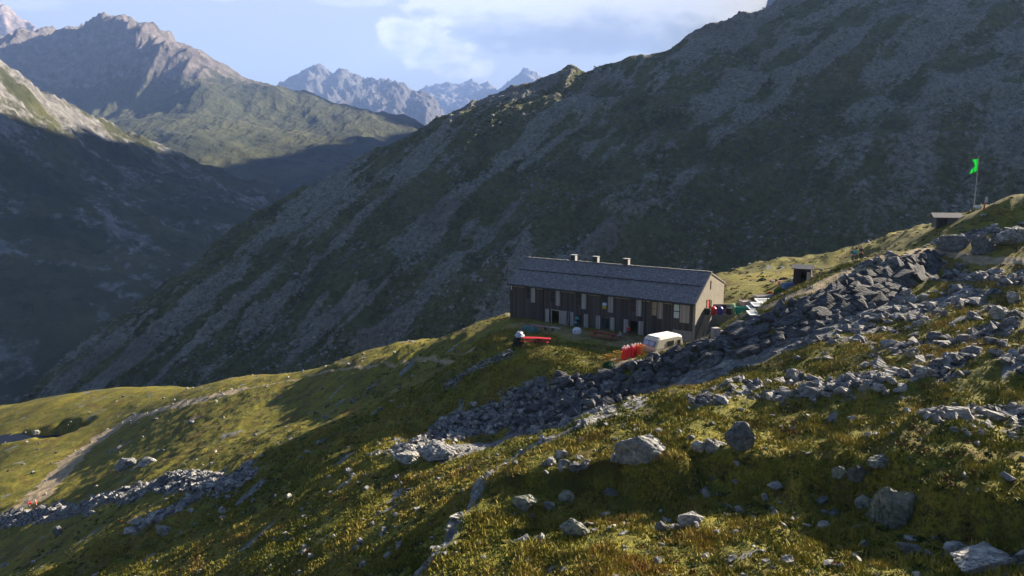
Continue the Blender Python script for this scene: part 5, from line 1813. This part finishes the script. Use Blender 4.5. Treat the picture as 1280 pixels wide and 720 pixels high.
# ------------------------------------------------------------------ flagpole, sign
fp = root("flagpole", "tall thin grey flagpole with a bright green flag on the crest", "flagpole", gp(1217, 262, -0.2), R(8))
ob("pole", lambda bm: cyl(bm, (0, 0, 0), (0, 0, 8.6), 0.075, 0.045, 10), plain("grey_pole", (0.35, 0.35, 0.34), 0.5), fp)
ob("pole_tip", lambda bm: lathe(bm, [(0.05, 8.6), (0.09, 8.66), (0.05, 8.74)], 10), M_STEEL, fp)


def flag(bm):
    nz, nx = 26, 10
    rows_ = []
    for i in range(nz):
        v = i / (nz - 1)
        # hoist hangs along the pole, the fly sags in folds: narrow waist between two lobes
        w_ = 0.55 + 1.1 * abs(v - 0.42) ** 0.9 * (1.0 if v > 0.42 else 1.3) + 0.05 * math.sin(v * 20)
        rows_.append([bm.verts.new((-0.06 - w_ * (j / (nx - 1)), 0.16 * math.sin(j * 1.25 + v * 3.0) * (j / nx), 8.25 - v * 1.9 - 0.36 * (j / (nx - 1)) * (0.4 + v))) for j in range(nx)])
    for a, b_ in zip(rows_[:-1], rows_[1:]):
        for j in range(nx - 1):
            bm.faces.new((a[j], a[j + 1], b_[j + 1], b_[j]))


m, t, b = new_mat("green_flag")
t.put(b.inputs['Base Color'], (0.03, 0.34, 0.08)); b.inputs['Roughness'].default_value = 0.7
tr = t.node('ShaderNodeBsdfTranslucent'); t.put(tr.inputs[0], (0.10, 0.75, 0.2))
mx = t.node('ShaderNodeMixShader'); mx.inputs[0].default_value = 0.7
t.l.new(b.outputs[0], mx.inputs[1]); t.l.new(tr.outputs[0], mx.inputs[2])
t.l.new(mx.outputs[0], [n for n in t.n if n.type == 'OUTPUT_MATERIAL'][0].inputs[0])
fo = ob("flag", flag, m, fp, smooth=True)
so = fo.modifiers.new("thick", 'SOLIDIFY'); so.thickness = 0.01
sg = root("trail_sign", "red trail post with a white board right of the flagpole", "sign", gp(1229, 263, -0.2), 0.2)
ob("post", lambda bm: bx(bm, -0.09, 0.09, -0.06, 0.06, 0, 1.5, Matrix.Rotation(R(9), 4, 'Y')), plain("post_red", (0.6, 0.10, 0.07), 0.6), sg)
ob("board", lambda bm: bx(bm, 0.05, 0.5, -0.1, -0.05, 1.3, 2.1), plain("board_white", (0.6, 0.6, 0.6), 0.6), sg)

# ------------------------------------------------------------------ people


def skin(name, verts, edges, radii, mat, parent, sub=1, rootv=0):
    me = bpy.data.meshes.new(name)
    me.from_pydata(verts, edges, [])
    o = bpy.data.objects.new(name, me); SC.collection.objects.link(o)
    md = o.modifiers.new("s", 'SKIN')
    for i, r_ in enumerate(radii):
        me.skin_vertices[0].data[i].radius = (r_, r_) if not hasattr(r_, '__len__') else r_
        me.skin_vertices[0].data[i].use_root = (i == rootv)
    sb = o.modifiers.new("u", 'SUBSURF'); sb.levels = sub
    dg = bpy.context.evaluated_depsgraph_get()
    nm = bpy.data.meshes.new_from_object(o.evaluated_get(dg))
    o.modifiers.clear(); o.data = nm
    nm.materials.clear(); nm.materials.append(mat)
    nm.polygons.foreach_set('use_smooth', [True] * len(nm.polygons))
    o.parent = parent
    return o


M_SKIN = plain("skin", (0.45, 0.26, 0.19), 0.6, 0.08)


def person(loc, rz, label, top, legs, hair, pose="walk", pack=None, hat=None, group=None, hgt=1.74, packlabel=None):
    r_ = root("person", label, "person", loc, rz, group, hgt / 1.74)
    if pose == "sit":
        hip, hz = 0.0, 0.50
        knees = [(-0.14, -0.42, 0.52), (0.14, -0.44, 0.50)]; ank = [(-0.15, -0.45, 0.09), (0.15, -0.62, 0.09)]
        ch = (0, -0.10, hz + 0.45)
        el = [(-0.26, -0.18, hz + 0.22), (0.27, -0.16, hz + 0.22)]; ha = [(-0.14, -0.40, hz + 0.12), (0.14, -0.40, hz + 0.12)]
    elif pose == "walk":
        hz = 0.93
        knees = [(-0.10, -0.16, 0.52), (0.10, 0.06, 0.50)]; ank = [(-0.10, -0.20, 0.09), (0.10, 0.34, 0.14)]
        ch = (0, -0.06, 1.38)
        el = [(-0.27, 0.12, 1.14), (0.27, -0.12, 1.14)]; ha = [(-0.25, -0.04, 0.93), (0.25, -0.32, 1.0)]
    else:
        hz = 0.93
        knees = [(-0.11, -0.02, 0.50), (0.11, -0.03, 0.50)]; ank = [(-0.12, 0.03, 0.08), (0.13, 0.02, 0.08)]
        ch = (0, -0.02, 1.38)
        el = [(-0.28, 0.03, 1.13), (0.28, 0.03, 1.13)]; ha = [(-0.25, -0.10, 0.90), (0.25, -0.12, 0.92)]
    k = hz - 0.93
    v = [(0, 0, hz), (0, (ch[1]) * 0.5, hz + 0.22), ch, (0, ch[1] - 0.01, hz + 0.57), (0, ch[1] - 0.03, hz + 0.66), (0, ch[1] - 0.05, hz + 0.76)]
    rd = [0.13, 0.115, 0.135, 0.055, 0.085, 0.075]
    e = [(0, 1), (1, 2), (2, 3), (3, 4), (4, 5)]
    v.append((0, ch[1] - 0.135, hz + 0.675)); rd.append(0.018); e.append((4, 6))     # nose
    for q in (-1, 1):
        v.append((q * 0.095, ch[1] - 0.02, hz + 0.68)); rd.append(0.02); e.append((4, len(v) - 1))   # ears
    for q in (0, 1):
        sx = -1 if q == 0 else 1
        sh_ = (sx * 0.19, ch[1], hz + 0.47)
        i0 = len(v)
        hnd = ha[q]; dv = Vector(hnd) - Vector(el[q]); dv.normalize()
        v += [sh_, el[q], hnd, tuple(Vector(hnd) + dv * 0.08)]
        rd += [0.065, 0.043, 0.028, 0.034]
        e += [(2, i0), (i0, i0 + 1), (i0 + 1, i0 + 2), (i0 + 2, i0 + 3)]
        sidev = dv.cross(Vector((1, 0, 0))).normalized()
        for f_ in range(4):
            off_ = sidev * (f_ - 1.5) * 0.021
            a_ = Vector(hnd) + dv * 0.12 + off_
            b_ = a_ + dv * (0.05 + 0.012 * (1.5 - abs(f_ - 1.3))) + Vector((-sx * 0.02, 0, 0))
            j = len(v)
            v += [tuple(a_), tuple(b_)]; rd += [0.0095, 0.008]; e += [(i0 + 3, j), (j, j + 1)]
        th = Vector(hnd) + dv * 0.05 - sidev * 0.05
        j = len(v); v += [tuple(th), tuple(th + dv * 0.04 - sidev * 0.01)]; rd += [0.011, 0.009]; e += [(i0 + 2, j), (j, j + 1)]
        j = len(v)
        hp_ = (sx * 0.10, 0, hz - 0.06)
        toe = (ank[q][0], ank[q][1] - 0.17, max(ank[q][2] - 0.05, 0.04))
        v += [hp_, knees[q], ank[q], toe]; rd += [0.095, 0.06, 0.042, 0.04]
        e += [(0, j), (j, j + 1), (j + 1, j + 2), (j + 2, j + 3)]
    skin("body", v, e, rd, M_SKIN, r_)
    # clothes follow the same joints
    mt = plain("jacket_cloth", top, 0.8, 0.12); ml = plain("trouser_cloth", legs, 0.85, 0.12); mb = plain("boot_leather", (0.03, 0.025, 0.02), 0.7)
    jv = [(0, 0, hz - 0.02), (0, ch[1] * 0.5, hz + 0.22), ch, (0, ch[1], hz + 0.52)]; jr = [0.155, 0.145, 0.165, 0.075]; je = [(0, 1), (1, 2), (2, 3)]
    for q in (0, 1):
        sx = -1 if q == 0 else 1
        j = len(jv); w_ = tuple(Vector(el[q]).lerp(Vector(ha[q]), 0.9))
        jv += [(sx * 0.19, ch[1], hz + 0.46), el[q], w_]; jr += [0.082, 0.058, 0.044]; je += [(2, j), (j, j + 1), (j + 1, j + 2)]
    skin("jacket", jv, je, jr, mt, r_)
    tv = [(0, 0, hz + 0.03), (0, 0, hz - 0.05)]; tr_ = [0.15, 0.13]; te = [(0, 1)]
    for q in (0, 1):
        sx = -1 if q == 0 else 1
        j = len(tv); w_ = tuple(Vector(knees[q]).lerp(Vector(ank[q]), 0.85))
        tv += [(sx * 0.10, 0, hz - 0.08), knees[q], w_]; tr_ += [0.112, 0.08, 0.062]; te += [(1, j), (j, j + 1), (j + 1, j + 2)]
        a_ = Vector(ank[q])
        skin("boot", [tuple(a_ + Vector((0, 0, 0.06))), tuple(a_ + Vector((0, 0, -0.02))), tuple(a_ + Vector((0, -0.18, -0.035)))], [(0, 1), (1, 2)], [0.055, 0.056, 0.05], mb, r_)
    skin("trousers", tv, te, tr_, ml, r_)
    hm_ = plain("hair_colour", hat or hair, 0.8, 0.1)
    def hr(bm):
        bmesh.ops.create_uvsphere(bm, u_segments=14, v_segments=10, radius=0.112)
        for vv in bm.verts:
            if vv.co.y < -0.02 and vv.co.z < 0.02:
                vv.co.y = -0.02
            vv.co = Vector((vv.co.x * 0.95, vv.co.y * 1.05 + ch[1] - 0.015, vv.co.z + hz + 0.745))
    ob("hat" if hat else "hair", hr, hm_, r_, smooth=True)
    if pack:
        pk = root("backpack", packlabel, "backpack", loc, rz, None, hgt / 1.74)
        def pb(bm):
            bx(bm, -0.17, 0.17, 0.14, 0.36, hz + 0.08, hz + 0.58)
            bmesh.ops.bevel(bm, geom=bm.edges[:], offset=0.07, segments=3, affect='EDGES', clamp_overlap=True)
        ob("pack_body", pb, plain("pack_cloth", pack, 0.7, 0.12), pk, smooth=True)
        ob("pocket", lambda bm: bx(bm, -0.12, 0.12, 0.361, 0.43, hz + 0.14, hz + 0.36), plain("pack_cloth2", tuple(0.7 * c for c in pack), 0.7), pk, 0.03)
        for sx in (-0.11, 0.11):
            ob("strap", lambda bm: (bx(bm, sx - 0.025, sx + 0.025, ch[1] - 0.19, ch[1] + 0.13, hz + 0.535, hz + 0.555), bx(bm, sx - 0.025, sx + 0.025, ch[1] - 0.20, ch[1] - 0.18, hz + 0.2, hz + 0.55)), mb, pk)
    return r_


person(gp(1066, 328, 0), R(200), "walker with a big blue backpack seen from behind on the knoll", (0.05, 0.2, 0.10), (0.04, 0.04, 0.05), (0.05, 0.03, 0.02), "walk", (0.04, 0.28, 0.8), packlabel="big blue backpack on the walker's back on the knoll")
person(gp(1070, 327, 0), R(190), "walker in a pale green top close beside the blue backpack", (0.25, 0.5, 0.18), (0.10, 0.08, 0.06), (0.05, 0.03, 0.02), "stand")
person(gp(1076, 325, 0), R(150), "darkly dressed walker right of the two others on the knoll", (0.05, 0.03, 0.03), (0.03, 0.02, 0.02), (0.4, 0.32, 0.28), "walk")
person(gp(37, 637, 0), R(-60), "hiker in red walking first on the path at the lower left", (0.55, 0.02, 0.03), (0.03, 0.03, 0.05), (0.04, 0.03, 0.02), "walk", (0.45, 0.03, 0.03), packlabel="red rucksack worn by the leading hiker at the lower left")
person(gp(46, 636, 0), R(-60), "hiker with pale cap and red shirt following on the lower left path", (0.50, 0.06, 0.06), (0.03, 0.02, 0.04), (0.1, 0.06, 0.04), "walk", hat=(0.7, 0.6, 0.55))
hp = Vector(gp(776, 425))
person(at(hp.x, hp.y, 0.0), HR + R(-50), "person in pale blue-grey clothes sitting at the right end of the picnic table", (0.24, 0.27, 0.40), (0.08, 0.09, 0.15), (0.03, 0.02, 0.02), "sit")
o_ = ob("stool", lambda bm: (cyl(bm, (0, 0, 0.36), (0, 0, 0.41), 0.2), *[cyl(bm, (0.13 * math.cos(k), 0.13 * math.sin(k), 0), (0.1 * math.cos(k), 0.1 * math.sin(k), 0.36), 0.02) for k in (0.5, 2.6, 4.7)]) and None, M_TB)
o_.location = at(hp.x, hp.y, 0.0); tag(o_, "low wooden stool under the person in pale clothes", "stool")
hp = hutp(21.0, -0.9)
person(at(hp.x, hp.y, 0.0), HR + R(10), "person in a bright red jacket sitting before the dark doorway", (0.5, 0.01, 0.03), (0.05, 0.01, 0.02), (0.03, 0.02, 0.02), "sit", hat=(0.45, 0.01, 0.03))
o_ = ob("door_stool", lambda bm: (cyl(bm, (0, 0, 0.36), (0, 0, 0.41), 0.2), *[cyl(bm, (0.13 * math.cos(k), 0.13 * math.sin(k), 0), (0.1 * math.cos(k), 0.1 * math.sin(k), 0.36), 0.02) for k in (0.5, 2.6, 4.7)]) and None, M_TB)
o_.location = at(hp.x, hp.y, 0.0); tag(o_, "low wooden stool under the person in the red jacket", "stool")
